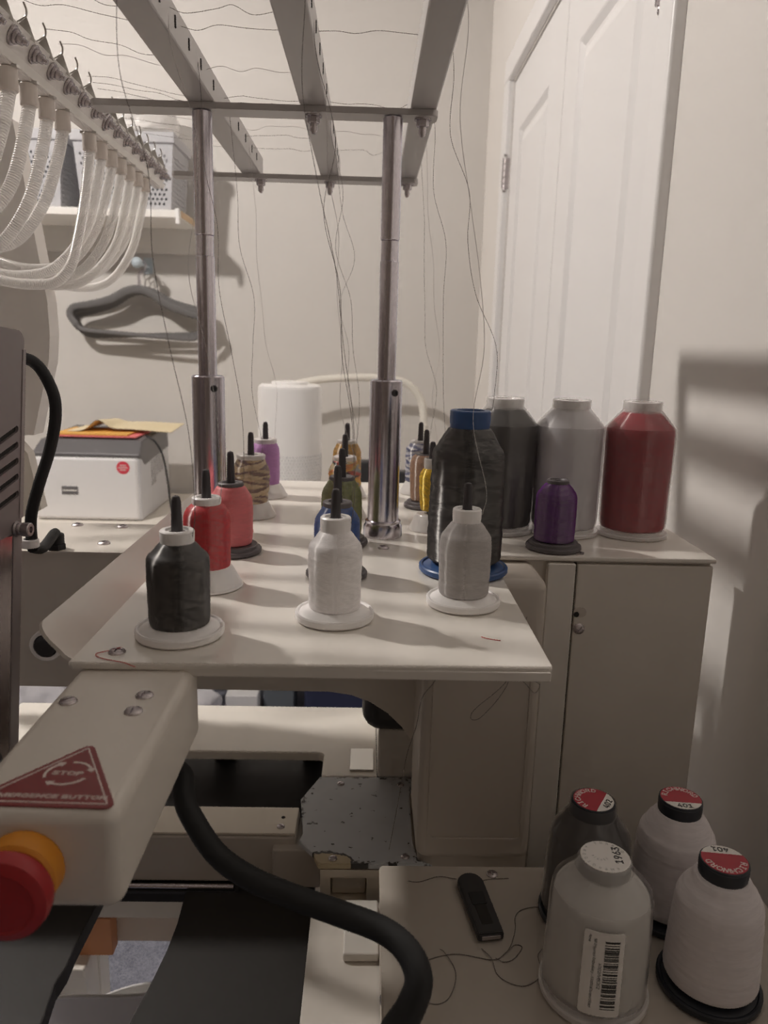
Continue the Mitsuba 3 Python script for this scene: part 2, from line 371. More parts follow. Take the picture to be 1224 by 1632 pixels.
# control box
cb = part('control_box', join(rbox(.136, .346, .735, .868, .43, 1.095, .002)), 'cream', 'cream control box behind the tray')
put(cb + '__lid', rbox(.128, .348, .727, .870, 1.0955, 1.1005, .0016), 'cream_gloss', 'glossy lid')
put(cb + '__door', rbox(.2105, .346, .7285, .7345, .45, 1.0925, .0012), 'cream')
put(cb + '__corner_strip', rbox(.180, .2075, .724, .7345, .45, 1.0935, .0012), 'cream_gloss')
put(cb + '__door_gap', box(.2076, .2104, .7335, .7346, .45, 1.093), 'dark_gap')
notch = prism_xz(rrect(.2095, .2225, 1.0375, 1.0475, .0048), .7276, .7286)
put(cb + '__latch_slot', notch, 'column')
put(cb + '__latch_hole', cyl(.0028, .0006, (.2125, .7275, 1.0405), (0, -1, 0), 16), 'dark_gap')
screw(cb + '__screw', (.2165, .7285, 1.025), (0, -1, 0), r=.0058)
nb = lathe([(.0022, 0), (.0048, 0), (.0052, .0014), (.0022, .0014), (.0022, 0)], 18, (.213, .738, 1.1005))
put(cb + '__grommet', nb, 'steel')

# spool tray: bent sheet with an upturned left flange, spool pins, screws
tp = rpoly([(-.186, .4545), (.1225, .4595), (.1235, 1.122), (-.186, 1.122)], .004)
tray_mesh = bev(tp, 1.0955, 1.1, .0016)
lipm = rbox(-.176, .121, .4575, .4595, 1.0905, 1.097, .0009)
L = .030
fp = Polygon([(-.001, 1.12), (-.001, .461), (.004, .459)] + [(L - .012 + .012 * math.sin(a), .467 - .012 * math.cos(a) + .004) for a in np.linspace(0, PI / 2, 8)] + [(L, 1.12)])
fm = ext(fp, .0026); v = fm.vertices.copy()
ca, sa = .67, .742
fm.vertices = np.stack([-.185 - v[:, 0] * ca + (v[:, 2] - .0026) * sa, v[:, 1], 1.1 + v[:, 0] * sa + (v[:, 2] - .0026) * ca], 1); fm.invert()
tray = part('spool_tray', join(tray_mesh, lipm, fm), 'cream_gloss', 'cream sheet metal spool tray with an upturned left flange')
PINS = {'black': (-.127, .505), 'red': (-.130, .615), 'pink': (-.129, .721), 'brown': (-.134, .881), 'lilac': (-.133, 1.000),
        'white': (-.022, .543), 'blue': (-.025, .650), 'green': (-.025, .761), 'orange': (-.026, .885), 'gold': (-.027, 1.010),
        'silver': (.078, .580), 'big': (.089, .672), 'yellow': (.071, .832), 'bronze': (.073, .952), 'navy': (.072, 1.045)}
for k, (x, y) in PINS.items():
    put(tray + '__spool_pin', lathe([(0, 0), (.0042, 0), (.0042, .058), (.0040, .070), (.0033, .0945), (.0024, .0975), (0, .0985)], 16, (x, y, 1.1)), 'pin')
screw(tray + '__screw', (-.160, .472, 1.1), r=.0056); screw(tray + '__screw', (.018, .747, 1.1), r=.0058)
screw(tray + '__screw', (-.162, 1.09, 1.1), r=.0056)

# emergency stop box under the tray's front corner
EB = part('emergency_box', rbox(-.181, -.107, .305, .4705, 1.0445, 1.0945, .007, 20), 'cream', 'cream housing of the emergency button')
for x, y in ((-.169, .412), (-.128, .421), (-.1285, .401)): screw(EB + '__screw', (x, y, 1.0945), r=.0052, kind='slot')
zt = 1.0945
tri = Polygon([(-.1385, .3655), (-.1085, .3085), (-.1795, .3105)])
sg = rpoly(list(tri.exterior.coords)[:-1], .0035)
def flat(poly, z, h=.0003):
    m = ext(poly, h); m.apply_translation((0, 0, z)); return m
put(EB + '__warning_sign', flat(sg, zt, .0005), 'sign_red', 'dark red triangular sign', smooth=False)
zi = zt + .0005
inner = sg.buffer(-.0026); line = inner.difference(inner.buffer(-.0007))
cen = (-.1405, .3365)
def arc(a0, a1, r=.0112, w=.0013, sx=1.0, sy=.92):
    a = np.radians(np.linspace(a0, a1, 16)); o = np.stack([np.cos(a) * r, np.sin(a) * r], 1); i = np.stack([np.cos(a) * (r - w), np.sin(a) * (r - w)], 1)[::-1]
    g = Polygon(np.vstack([o, i])); t = math.radians(a1); tx = np.array([-math.sin(t), math.cos(t)]) * (1 if a1 > a0 else -1); c = np.array([math.cos(t), math.sin(t)]) * (r - w / 2); nn = np.array([math.cos(t), math.sin(t)])
    return affinity.translate(affinity.scale(shapely.union_all([g.buffer(1e-6), Polygon([c + nn * .0022, c - nn * .0022, c + tx * .0036])]), sx, sy, origin=(0, 0)), *cen)
marks = [flat(line, zi), flat(arc(95, 25), zi), flat(arc(205, 130), zi), flat(arc(-25, -115), zi)]
def text_at(s, h, at, rot=0, sx=1.0):
    m = meshkit.text_mesh(s, h, .0003, bold=True); b = m.bounds; m.apply_translation((-(b[0][0] + b[1][0]) / 2, -h / 2, 0)); m.apply_scale((sx, 1, 1))
    m.apply_transform(trimesh.transformations.rotation_matrix(math.radians(rot), [0, 0, 1])); m.apply_translation(at); return m
marks.append(text_at('STOP', .0030, (cen[0], cen[1], zi), -2, 1.35))
marks.append(text_at('EMERGENCE BUTTON', .0027, (-.1415, .3172, zi), -2, 1.35))
put(EB + '__sign_lettering', join(*marks), 'sign_white', 'white words STOP and EMERGENCE BUTTON with circling arrows', smooth=False)
BC = (-.1480, 1.0695)
put(EB + '__button_collar', lathe([(0, 0), (.0165, 0), (.0175, .002), (.017, .011), (.0155, .0125), (0, .0125)], 40, (BC[0], .305, BC[1]), (0, -1, 0)), 'orange_collar', 'orange yellow collar')
put(EB + '__button', lathe([(0, .0125), (.0125, .0125), (.0130, .0140), (.0170, .0150), (.0188, .0170), (.0193, .0210), (.0186, .0248), (.0150, .0270), (.0140, .0270), (.0132, .0262), (0, .0268)], 44, (BC[0], .305, BC[1]), (0, -1, 0)), 'red_knob', 'red mushroom push button')

# needle head cover at the left and the covers behind it
def edge(z): return .669 - (1.302 - z) * .208
HC = [(.40, 1.140), (edge(1.14), 1.140), (edge(1.30), 1.303), (.40, 1.322)]
hp = Polygon(HC).buffer(-.010).buffer(.010, quad_segs=6)
vents = []
for i, (ya, za, yb, zb) in enumerate(((.616, 1.220, .645, 1.224), (.614, 1.208, .643, 1.211), (.612, 1.196, .641, 1.198), (.610, 1.183, .639, 1.185), (.608, 1.170, .637, 1.171))):
    vents.append(shapely.LineString([(ya - .02, za - .0055), (yb - .004, zb)]).buffer(.0026))
hv = hp
for q in vents: hv = hv.difference(q)
head = part('head_cover', join(prism_yz(hp, -.42, -.294), prism_yz(hv, -.294, -.290)), 'head_grey', 'dark grey plastic cover with vent slots')
for q in vents: put(head + '__vent', prism_yz(q, -.2935, -.2925), 'dark_gap', smooth=False)
put(head + '__edge_rim', prism_yz(Polygon([(edge(1.15) - .0055, 1.15), (edge(1.15) + .0012, 1.15), (edge(1.288) + .0012, 1.288), (edge(1.288) - .004, 1.288)]), -.292, -.2892), 'head_edge')
pn = np.array([.85, -.53, .11]); pn /= np.linalg.norm(pn); pt = np.array([-.53, -.85, 0]) * .11
pa = [np.array([-.2908, edge(z) - .0155, z]) for z in (.88, 1.138)]
pv = np.array([pa[0], pa[1], pa[1] + pt, pa[0] + pt]); pv = np.vstack([pv, pv - pn * .012])
sp_ = trimesh.Trimesh(pv, [(0, 1, 2), (0, 2, 3), (4, 6, 5), (4, 7, 6), (0, 4, 5), (0, 5, 1), (1, 5, 6), (1, 6, 2), (2, 6, 7), (2, 7, 3), (3, 7, 4), (3, 4, 0)], process=False); sp_.fix_normals()
side = part('needle_side_plate', sp_, 'polished', 'polished plate mirroring the tray', smooth=False)
put(side + '__edge_strip', prism_yz(Polygon([(edge(.88) - .0155, .88), (edge(.88), .88), (edge(1.139), 1.139), (edge(1.139) - .0155, 1.139)]), -.42, -.2895), 'head_edge', 'brown grey edge strip', smooth=False)
sc = [lathe([(0, 0), (.006, 0), (.0068, .0012), (.006, .003), (0, .003)], 24, (-.2895, .624, 1.143), (1, -.1, 0)), lathe([(0, .003), (.005, .003), (.0056, .0045), (.005, .006), (0, .006)], 24, (-.2895, .624, 1.143), (1, -.1, 0)),
      ring(.0026, .0058, .007, (-.2835, .6234, 1.143), (1, -.1, 0)), cyl(.003, .003, (-.2835, .6234, 1.143), (1, -.1, 0), 6)]
put(side + '__cap_screw', join(*sc), 'steel', 'steel cap screw')
part('rear_cover', prism_xz(Polygon([(-.62, 1.55), (-.43, 1.55), (-.4185, 1.46), (-.403, 1.342), (-.4025, 1.30), (-.406, 1.268), (-.4315, 1.174), (-.62, 1.168)]), 1.0, 1.03), 'rail_paint', 'pale rear cover', smooth=False)
part('rear_cover', prism_xz(Polygon([(-.62, 1.164), (-.455, 1.166), (-.441, 1.150), (-.4285, 1.076), (-.446, 1.066), (-.62, 1.06)]), 1.0, 1.02), 'cream', 'pale rear cover', smooth=False)
cp = spline([(-.312, .672, 1.283), (-.298, .70, 1.277), (-.286, .705, 1.255), (-.283, .705, 1.232), (-.290, .705, 1.200), (-.301, .70, 1.165), (-.310, .70, 1.135), (-.313, .705, 1.105)], 10)
cab = part('head_cable', tube(cp, .0052, 14), 'black_rubber', 'black sleeved cable from head to arm', smooth=True)
put(cab + '__gland', join(cyl(.0095, .006, (-.318, .772, 1.0855), seg=6), cyl(.008, .010, (-.318, .772, 1.0915), seg=20), tube(spline([(-.313, .705, 1.105), (-.314, .73, 1.098), (-.317, .765, 1.103), (-.318, .772, 1.1015)], 6), .0052, 12)), 'black_rubber', 'cable gland')
put(cab + '__gland_collar', ring(.0055, .0082, .008, (-.314, .703, 1.106)), 'white_plastic', 'white collar')
lc = spline([(-.150, .448, 1.035), (-.125, .443, 1.0365), (-.1113, .435, 1.0355), (-.1064, .42, 1.0300), (-.1003, .41, 1.0234), (-.0839, .40, 1.0056), (-.0623, .39, .9968), (-.036, .38, .9927), (-.0107, .37, .991), (.0135, .36, .989), (.0268, .35, .985), (.0325, .34, .9768), (.0284, .335, .9642), (.0204, .33, .9538), (.0109, .32, .9432), (-.01, .31, .92)], 10)
part('button_cable', tube(lc, np.interp(np.linspace(0, 1, len(lc)), [0, .15, .6, 1], [.0062, .0066, .0070, .0088]), 14), 'black_rubber', 'thick black sleeved cable looping in front', smooth=True)
l2 = spline([(-.42, .50, 1.09), (-.30, .46, 1.10), (-.222, .40, 1.083), (-.196, .37, 1.060), (-.190, .33, 1.02), (-.180, .31, .975), (-.165, .31, .957), (-.145, .31, .950), (-.128, .32, .935)], 10)
part('button_cable', tube(l2, .0085, 14), 'black_rubber', 'black sleeved cable at the left edge', smooth=True)

# thread stand: two telescopic poles, two cross bars, three long guide bars
for x in (-.1645, .0178):
    p = part('stand_pole', join(cyl(.0092, .118, (x, .80, 1.2625), seg=32), cyl(.0086, .020, (x, .80, 1.380), seg=32), cyl(.0093, .112, (x, .80, 1.400), seg=32)), 'chrome', 'chrome telescopic pole')
    put(p + '__sleeve', ring(.0094, .0164, .160, (x, .80, 1.1045), seg=40), 'chrome', 'wider chrome sleeve')
    put(p + '__foot_collar', lathe([(.0166, 1.1), (.0205, 1.1), (.0205, 1.111), (.0185, 1.1145), (.0192, 1.117), (.0166, 1.118)], 12, (x, .80, .0002)), 'chrome')
    put(p + '__set_screw', join(ring(.0016, .0034, .0016, (x + .0085, .80 - .0142, 1.252), (.5, -.86, 0)), cyl(.0017, .0008, (x + .0085, .80 - .0142, 1.252), (.5, -.86, 0), 6)), 'black_plastic')
def crossbar(x0, x1, y, z):
    pts = rrect(x0, x1, y - .014, y + .014, .006)
    return bev(pts, z, z + .006, .001)
c1 = part('cross_bar', crossbar(-.2685, .0605, .806, 1.513), 'bar_paint', 'grey cross bar')
c2 = part('cross_bar', crossbar(-.270, .0605, 1.117, 1.513), 'bar_paint', 'grey cross bar')
for c, y in ((c1, .804), (c2, 1.115)):
    for x in (-.0585, .0465) if c == c1 else (-.152, -.0585, .0465): nut_bolt(c + '__nut', (x, y, 1.513))
BARS = {}
for i, x in enumerate((-.164, -.0585, .0465)):
    w = .0128
    shp = rrect(x - w, x + w, 1.519, 1.545, .002)
    BARS[i] = part('guide_bar', prism_xz(shp, .40, 1.131), 'bar_paint', 'long grey guide bar')
    for y in (.555, .60, .645, .69, .735, .79, .86, .93, .98, 1.03, 1.07):
        put(BARS[i] + '__slot', prism_yz(rrect(y - .0014, y + .0014, 1.528, 1.537, .0012), x + w - .0002, x + w + .0006), 'dark_gap', smooth=False)

# tension rail with tensioners, hooks and corrugated tubes
RO = np.array([-.2775, .663, 1.5035]); RD = np.array([-.0024, .0424, .0009])
def R_(t, x=0, z=0): return RO + RD * t + np.array([x, 0, z])
def rail_prism(outline, t0, t1):
    o = np.array(outline); n = len(o); a, b = R_(t0), R_(t1)
    V = np.vstack([np.column_stack([a[0] + o[:, 0], np.full(n, a[1]), a[2] + o[:, 1]]), np.column_stack([b[0] + o[:, 0], np.full(n, b[1]), b[2] + o[:, 1]])])
    tr = trimesh.creation.triangulate_polygon(Polygon(o), engine='earcut')
    F = [(i, (i + 1) % n, n + (i + 1) % n) for i in range(n)] + [(i, n + (i + 1) % n, n + i) for i in range(n)]
    vmap = [int(np.argmin(((o - q) ** 2).sum(1))) for q in tr[0]]
    for f in tr[1]: F += [tuple(vmap[i] for i in f[::-1]), tuple(n + vmap[i] for i in f)]
    m = trimesh.Trimesh(V, F, process=False); m.fix_normals(); return m
rail = part('tension_rail', rail_prism([(-.012, .0), (-.0045, .0), (-.0035, .0012), (.0075, .0255), (.0045, .0275), (.003, .0268), (-.0068, .004), (-.012, .004)], -3.2, 13.0), 'rail_paint', 'pale sloping thread tension rail', smooth=25)
put(rail + '__lower_lip', rail_prism([(-.0035, .0012), (-.0015, .0008), (.0012, .0068), (-.0006, .0078)], -3.2, 13.2), 'shelf_white')
N = np.array([.88, .12, -.46]); N /= np.linalg.norm(N)
def tensioner(t, s=1.0):
    at = R_(t, .0035, .0165)
    m = [lathe([(0, 0), (.0072 * s, 0), (.0076 * s, .0012), (.0072 * s, .0022), (0, .0022)], 20, at, N), lathe([(0, .0022), (.0052 * s, .0022), (.0056 * s, .0036), (.0052 * s, .005), (0, .005)], 18, at, N),
         lathe([(0, .005), (.0036, .005), (.0040, .0072), (.0036, .0092), (.0022, .0096), (.0020, .0125), (0, .0128)], 16, at, N)]
    put(rail + '__tensioner', join(*m), 'steel', 'steel thread tensioner', smooth=40)
for k, t in enumerate(np.arange(-2, 12.01, 1.0)): tensioner(t + .55, 1.25 if abs(t - 5) < .1 else 1.0)
tensioner(12.4)
for t in [-2, -1, 0, 1, 2, 3, 4, 6, 7, 8, 9, 10, 11, 12]:
    q = t + .25
    a = R_(q, .0045, .026); e = np.array([-.0012, .0, .010])
    A, B, C_ = a + (-.0085, -.001, .0055), a + (.0055, .002, -.0055), a + (.0005, .0, .0125); o_ = np.array([0, .0012, 0])
    pltri = trimesh.Trimesh([A, B, C_, A + o_, B + o_, C_ + o_], [(0, 1, 2), (5, 4, 3), (0, 3, 4), (0, 4, 1), (1, 4, 5), (1, 5, 2), (2, 5, 3), (2, 3, 0)], process=False)
    put(rail + '__thread_hook', join(pltri, tube(spline([a + (-.0085, -.001, .0075), a + (-.003, -.001, .0105), a + (.0005, -.001, .0130), a + (.0012, -.001, .0175), a + (-.0006, -.001, .0225)], 5), .0009, 7)), 'bright_metal', 'bent wire hook', smooth=30)
def corrugated(path, r, pitch=.0021):
    p = np.asarray(path); s = np.concatenate([[0], np.cumsum(np.linalg.norm(np.diff(p, axis=0), axis=1))])
    n = int(s[-1] / pitch); ss = np.linspace(0, s[-1], 2 * n + 1)
    q = np.stack([np.interp(ss, s, p[:, k]) for k in range(3)], 1)
    rr = np.where(np.arange(len(q)) % 2 == 0, r, r * .92)
    return tube(q, rr, 14, cap=False)
for k, t in enumerate([-2, -1, 0, 1, 2, 3, 5, 6, 7, 8, 9, 10, 11]):
    a = R_(t, -.0085, -.0005)
    cap_ = put(rail + '__tube_cap', lathe([(.003, 0), (.0062, 0), (.0070, -.001), (.0072, -.0165), (.0066, -.0175), (.0052, -.0175), (.003, 0)], 24, a), 'tube_cap', 'beige tube cap')
    clip = join(box(-.008, -.003, -.004, .004, -.0008, .0016), box(.004, .009, -.0045, .001, -.0008, .0012)); clip.apply_translation(a)
    put(rail + '__cap_clip', clip, 'bright_metal')
    b = a + (0, 0, -.0165)
    w = 1 + .06 * math.sin(k * 2.1); f = np.clip(t / 11., -.2, 1); dy = .004 * math.sin(k * 1.7)
    near = np.array([(0, 0, 0), (-.0045, -.006, -.028), (-.0155, -.015, -.068), (-.037, -.021, -.098), (-.058, -.023, -.109), (-.105, -.022, -.112), (-.18, -.02, -.085), (-.30, -.02, -.02)])
    far = np.array([(0, 0, 0), (-.005, -.006, -.030), (-.0165, -.016, -.078), (-.044, -.023, -.116), (-.078, -.025, -.130), (-.13, -.02, -.123), (-.21, -.02, -.085), (-.33, -.02, -.02)])
    o = near * (1 - f) + far * f; o = o * [1, 1, w]; o[3:, 1] += dy * 2
    if t == 5: o = np.array([(0, 0, 0), (-.004, -.008, -.045), (-.012, -.016, -.092), (-.021, -.022, -.122), (-.045, -.024, -.138), (-.11, -.02, -.13), (-.20, -.02, -.08), (-.32, -.02, -.01)])
    pth = list(b + o)
    part('thread_tube', corrugated(spline(pth, 16), .0056), 'hose', 'clear ribbed thread tube', smooth=28)
# ------------------------------------------------------------------ thread cones
def wound(prof, key, m, colour, seed, at, bumps=.00025, nu=84, dz=.0011):
    """The wound thread: (r, z) outline turned about z; colour(u, v, rng) gives the colour of every vertex."""
    r_ = np.random.default_rng(seed); p = np.array(prof, float)
    s = np.concatenate([[0], np.cumsum(np.hypot(*np.diff(p, axis=0).T))]); n = int(s[-1] / dz) + 2
    ss = np.linspace(0, s[-1], n); r = np.interp(ss, s, p[:, 0]); z = np.interp(ss, s, p[:, 1])
    k = np.ones(5) / 5; pad = lambda a: np.convolve(np.pad(a, 2, mode='edge'), k, 'valid')
    r, z = pad(r), pad(z)
    u = np.linspace(0, 1, nu + 1); ang = PI / 2 + 2 * PI * u
    UU, VV = np.meshgrid(u, ss)
    nb = max(3, int(s[-1] / .0075)); off = np.interp(ss, np.linspace(0, s[-1], nb * 3), r_.normal(0, 1, nb * 3))
    wav = off[:, None] * .6 + meshkit.noise(np.stack([np.cos(2 * PI * UU) * 2 + seed, np.sin(2 * PI * UU) * 2, VV * 150], -1), seed) * 1.6 - .8
    mask = np.minimum(1, np.minimum(ss, s[-1] - ss) / .003)[:, None]
    RR = r[:, None] + bumps * wav * mask
    V = np.stack([RR * np.cos(ang), RR * np.sin(ang), np.repeat(z[:, None], nu + 1, 1)], -1)
    col = np.asarray(colour(UU, VV, r_), float); col = np.broadcast_to(col, UU.shape + (3,))
    uv = np.stack([VV, UU], -1)
    V = V + np.asarray(at); i = np.arange(nu); rows = np.arange(n - 1)[:, None] * (nu + 1)
    a = (rows + i).ravel(); b = a + 1; c = a + nu + 1; d = c + 1
    F = np.vstack([np.stack([a, b, d], 1), np.stack([a, d, c], 1)])
    return put(key, trimesh.Trimesh(V.reshape(-1, 3), F, process=False), m, 'wound thread', smooth=True, uv=uv.reshape(-1, 2), color=col.reshape(-1, 3))

def plain(c, var=.06):
    def f(U, V, r):
        n = meshkit.noise(np.stack([U * 6, V * 700, U * 0], -1), 3)[..., None]
        return np.array(c) * (1 + var * (n * 2 - 1))
    return f
def variegated(cols, freq, slant=7.0, sharp=.9):
    """Space-dyed thread: stripes crossing in slanted layers."""
    cs = np.array(cols)
    def f(U, V, r):
        band = np.floor(V / .010 + .5 * np.sin(2 * PI * U)); sg = np.where((band * 7 % 3) < 1.5, 1., -1.) * (.6 + .5 * np.sin(band * 2.3))
        q = V * freq + np.sign(sg) * slant * (U * 2 + .13 * np.sin(2 * PI * U)) + band * .37 + .22 * meshkit.noise(np.stack([np.cos(2 * PI * U) * 2, np.sin(2 * PI * U) * 2, V * 260], -1), 5)
        q = np.mod(q, 1) * len(cs); i = np.floor(q).astype(int) % len(cs); t = np.clip((q - np.floor(q) - sharp) / (1 - sharp), 0, 1)[..., None]
        return cs[i] * (1 - t) + cs[(i + 1) % len(cs)] * t
    return f

BASES = {
    'dish': lambda r: [(.0062, .002), (r * .74, .002), (r * .80, .0), (r * .97, .0004), (r, .0018), (r, .0052), (r * .97, .0064), (r * .93, .0062), (r * .90, .0050), (r * .70, .0085), (.0062, .010), (.0062, .002)],
    'disc': lambda r: [(.0062, .0), (r * .95, .0), (r, .0012), (r, .0036), (r * .97, .0048), (r * .88, .0052), (r * .87, .0075), (r * .84, .0083), (.0062, .0088), (.0062, .0)],
    'skirt': lambda r: [(.0062, .004), (r * .8, .001), (r * .97, .0), (r, .0008), (r * .99, .0024), (r * .94, .0042), (r * .72, .0155), (r * .64, .0175), (.0062, .018), (.0062, .004)],
}
CONES = {}
def cone(name, label, x, y, z, base, rb, bz, body, colour, m, cap, seed, group=None, bore=.0058, bm='white_plastic', bumps=.00025, strand=None):
    """base kind and radius; bz where the thread starts; body [(r, dz)...]; cap (r, h, material, flare)."""
    t = thing(name, label, 'thread cone', group)
    at = (x, y, z + .0002)
    bp_ = [(bore + .0002 if abs(r - .0062) < 1e-6 else r, zz) for r, zz in BASES[base](rb)]
    put(t + '__base', lathe(bp_, 48, at), bm, smooth=28)
    h = body[-1][1]; rt = body[-1][0]
    prof = [(bore + .001, bz + .0004)] + [(r, bz + d) for r, d in body] + [(bore + .001, bz + h + .0002)]
    wound(prof, t + '__thread', m, colour, seed, at, bumps)
    cr, ch, cm, fl = cap
    z0 = bz + h - .001; c = .0009
    put(t + '__collar', lathe([(bore, z0), (cr - fl, z0), (cr, z0 + ch * .35), (cr, z0 + ch - c), (cr - c, z0 + ch), (bore + .0022, z0 + ch), (bore + .0014, z0 + ch - .0015), (bore, z0 + ch - .0015), (bore, z0)], 36, at), cm, smooth=28)
    CONES[name] = (t, x, y, z + z0 + ch)
    return t
ZT = 1.1003
CY = 'thread cones on the spool tray pins'
mini = lambda r, h, rs, hs, rt: [(r - .0003, .0), (r, .002), (r + .0002, h * .5), (r, hs - .002), (rs, hs), (rt, h)]
cone('black_thread_cone', 'black thread cone with white dished base, front left on the spool tray', *PINS['black'], ZT, 'dish', .0302, .0082, [(.0204, 0), (.0208, .012), (.0211, .030), (.0211, .0455), (.0205, .048), (.0108, .0585)], plain((.005, .005, .006)), 'thread', (.0116, .0088, 'white_plastic', .0004), 1)
cone('red_thread_cone', 'bright red thread cone with white flared base, second in the left row', *PINS['red'], ZT, 'skirt', .0285, .0135, [(.0180, 0), (.0186, .015), (.0191, .036), (.0188, .046), (.0170, .0515), (.0110, .0565)], plain((.50, .012, .022)), 'thread', (.0118, .0062, 'white_plastic', .0004), 2)
cone('pink_thread_cone', 'salmon pink thread cone on dark grey disc, behind the bright red cone', *PINS['pink'], ZT, 'disc', .0285, .0086, [(.0195, 0), (.0203, .012), (.0205, .034), (.0196, .046), (.0125, .0565)], plain((.66, .17, .18)), 'thread_matte', (.0122, .0042, 'grey_plastic', .0006), 3, bm='grey_plastic')
cone('brown_cream_thread_cone', 'brown and cream striped thread cone on clear base, fourth in the left row', *PINS['brown'], ZT, 'skirt', .0285, .0160, [(.0192, 0), (.0200, .012), (.0212, .030), (.0206, .041), (.0150, .052)], variegated([(.50, .37, .22), (.55, .42, .27), (.16, .085, .07), (.42, .30, .19), (.15, .08, .075)], 58, 1), 'thread', (.0165, .0052, 'clear_plastic', .0006), 4, bm='clear_plastic', bumps=.0006)
cone('lilac_thread_cone', 'lilac thread cone on clear base, rearmost in the left row', *PINS['lilac'], ZT, 'skirt', .0285, .0160, [(.0178, 0), (.0182, .02), (.0183, .042), (.0176, .047), (.0142, .055)], plain((.46, .22, .50)), 'thread_matte', (.0148, .0060, 'clear_plastic', .0006), 5, bm='clear_plastic')
cone('white_thread_cone', 'white thread cone with white dished base, front middle of the spool tray', *PINS['white'], ZT, 'dish', .0292, .0082, [(.0188, 0), (.0192, .012), (.0196, .030), (.0197, .0455), (.0192, .048), (.0108, .0590)], plain((.90, .88, .88), .04), 'thread_pale', (.0112, .0110, 'white_plastic', .0004), 6)
cone('blue_thread_cone', 'blue thread cone on dark grey disc, directly behind the white cone', *PINS['blue'], ZT, 'disc', .0270, .0086, [(.0195, 0), (.0200, .012), (.0200, .036), (.0195, .043), (.0118, .0545)], plain((.028, .075, .25)), 'thread', (.0128, .0045, 'grey_plastic', .0006), 7, bm='grey_plastic')
cone('olive_thread_cone', 'olive green thread cone on dark grey disc, behind the blue cone', *PINS['green'], ZT, 'disc', .0270, .0086, [(.0198, 0), (.0205, .012), (.0205, .036), (.0198, .046), (.0125, .0580)], plain((.17, .19, .065)), 'thread', (.0128, .0040, 'grey_plastic', .0006), 8, bm='grey_plastic')
cone('orange_grey_thread_cone', 'orange, grey and black striped thread cone, behind the olive green cone', *PINS['orange'], ZT, 'skirt', .0270, .0160, [(.0172, 0), (.0182, .012), (.0186, .030), (.0186, .040), (.0140, .051)], variegated([(.62, .22, .05), (.62, .50, .30), (.06, .06, .065), (.40, .06, .04), (.22, .22, .23), (.62, .36, .05)], 38, 1), 'thread', (.0135, .0060, 'clear_plastic', .0006), 9, bm='clear_plastic', bumps=.0006)
cone('gold_thread_cone', 'mustard gold thread cone with clear collar, rearmost in the middle row', *PINS['gold'], ZT, 'skirt', .0270, .0160, [(.0178, 0), (.0186, .012), (.0188, .036), (.0182, .046), (.0128, .056)], plain((.40, .21, .035), .25), 'thread', (.0135, .0045, 'clear_plastic', .0006), 10, bm='clear_plastic')
cone('silver_thread_cone', 'silver grey thread cone with white dished base, front right of the spool tray', *PINS['silver'], ZT, 'dish', .0292, .0085, [(.0195, 0), (.0199, .012), (.0202, .030), (.0202, .0445), (.0197, .047), (.0112, .0590)], plain((.43, .41, .40)), 'thread_pale', (.0112, .0110, 'white_plastic', .0004), 11, bumps=.0003)
cone('yellow_thread_cone', 'bright golden yellow metallic thread cone on clear base, slim, behind the big black cone', *PINS['yellow'], ZT, 'skirt', .0235, .0210, [(.0108, 0), (.0125, .012), (.0134, .030), (.0132, .0395), (.0112, .0450), (.0085, .0475)], plain((.78, .47, .02)), 'thread_metal', (.0090, .0120, 'clear_plastic', .0006), 12, bm='clear_plastic')
cone('bronze_thread_cone', 'bronze brown thread cone on dark grey disc, behind the yellow cone', *PINS['bronze'], ZT, 'disc', .0260, .0086, [(.0175, 0), (.0188, .015), (.0195, .040), (.0188, .050), (.0150, .0575)], plain((.33, .19, .12)), 'thread', (.0125, .0025, 'grey_plastic', .0006), 13, bm='grey_plastic')
cone('navy_white_thread_cone', 'navy and white striped thread cone, rearmost in the right row', *PINS['navy'], ZT, 'skirt', .0270, .0160, [(.0188, 0), (.0195, .012), (.0198, .036), (.0190, .046), (.0125, .054)], variegated([(.45, .45, .50), (.05, .06, .14), (.55, .54, .56), (.10, .11, .20)], 75, 1), 'thread', (.0130, .0040, 'clear_plastic', .0006), 14, bm='clear_plastic', bumps=.0005)
# the big black cone on its blue base
cone('big_black_thread_cone', 'large black thread cone with blue base and collar, on the spool tray', *PINS['big'], ZT, 'dish', .0402, .0110, [(.0315, 0), (.0332, .004), (.0336, .03), (.0324, .07), (.0318, .0955), (.0308, .099), (.0180, .1195)], plain((.004, .0045, .0055)), 'thread', (.0178, .0160, 'blue_plastic', .0008), 15, bore=.0105, bm='blue_plastic', bumps=.0004)

# cones on the control box
def film(key, prof, at): put(key, lathe(prof, 56, at), 'film', 'clear shrink film', smooth=25)
ZB = 1.1008
def big(name, label, x, y, c, m, seed):
    t = cone(name, label, x, y, ZB, 'disc', .0385, .0086, [(.0335, 0), (.0342, .004), (.0350, .05), (.0355, .105), (.0350, .1095), (.0195, .1260)], plain(c, .04), m, (.0190, .0120, 'clear_plastic', .0006), seed, 'big wrapped cones on the control box', bore=.010, bm='clear_plastic')
    film(t + '__wrap', [(.0352, .0095), (.0362, .02), (.0368, .06), (.0374, .112), (.0370, .1185), (.0205, .1375), (.0204, .1462), (.0195, .1468)], (x, y, ZB))
big('big_charcoal_thread_cone', 'large charcoal film-wrapped thread cone on the control box, behind the blue-collared black cone', .148, .835, (.016, .016, .019), 'thread', 21)
big('big_white_thread_cone', 'large white film-wrapped thread cone, middle one on the control box, behind the purple cone', .2185, .829, (.72, .71, .74), 'thread', 22)
big('big_red_thread_cone', 'large dark red film-wrapped thread cone, rightmost on the control box', .2945, .826, (.36, .012, .030), 'thread', 23)
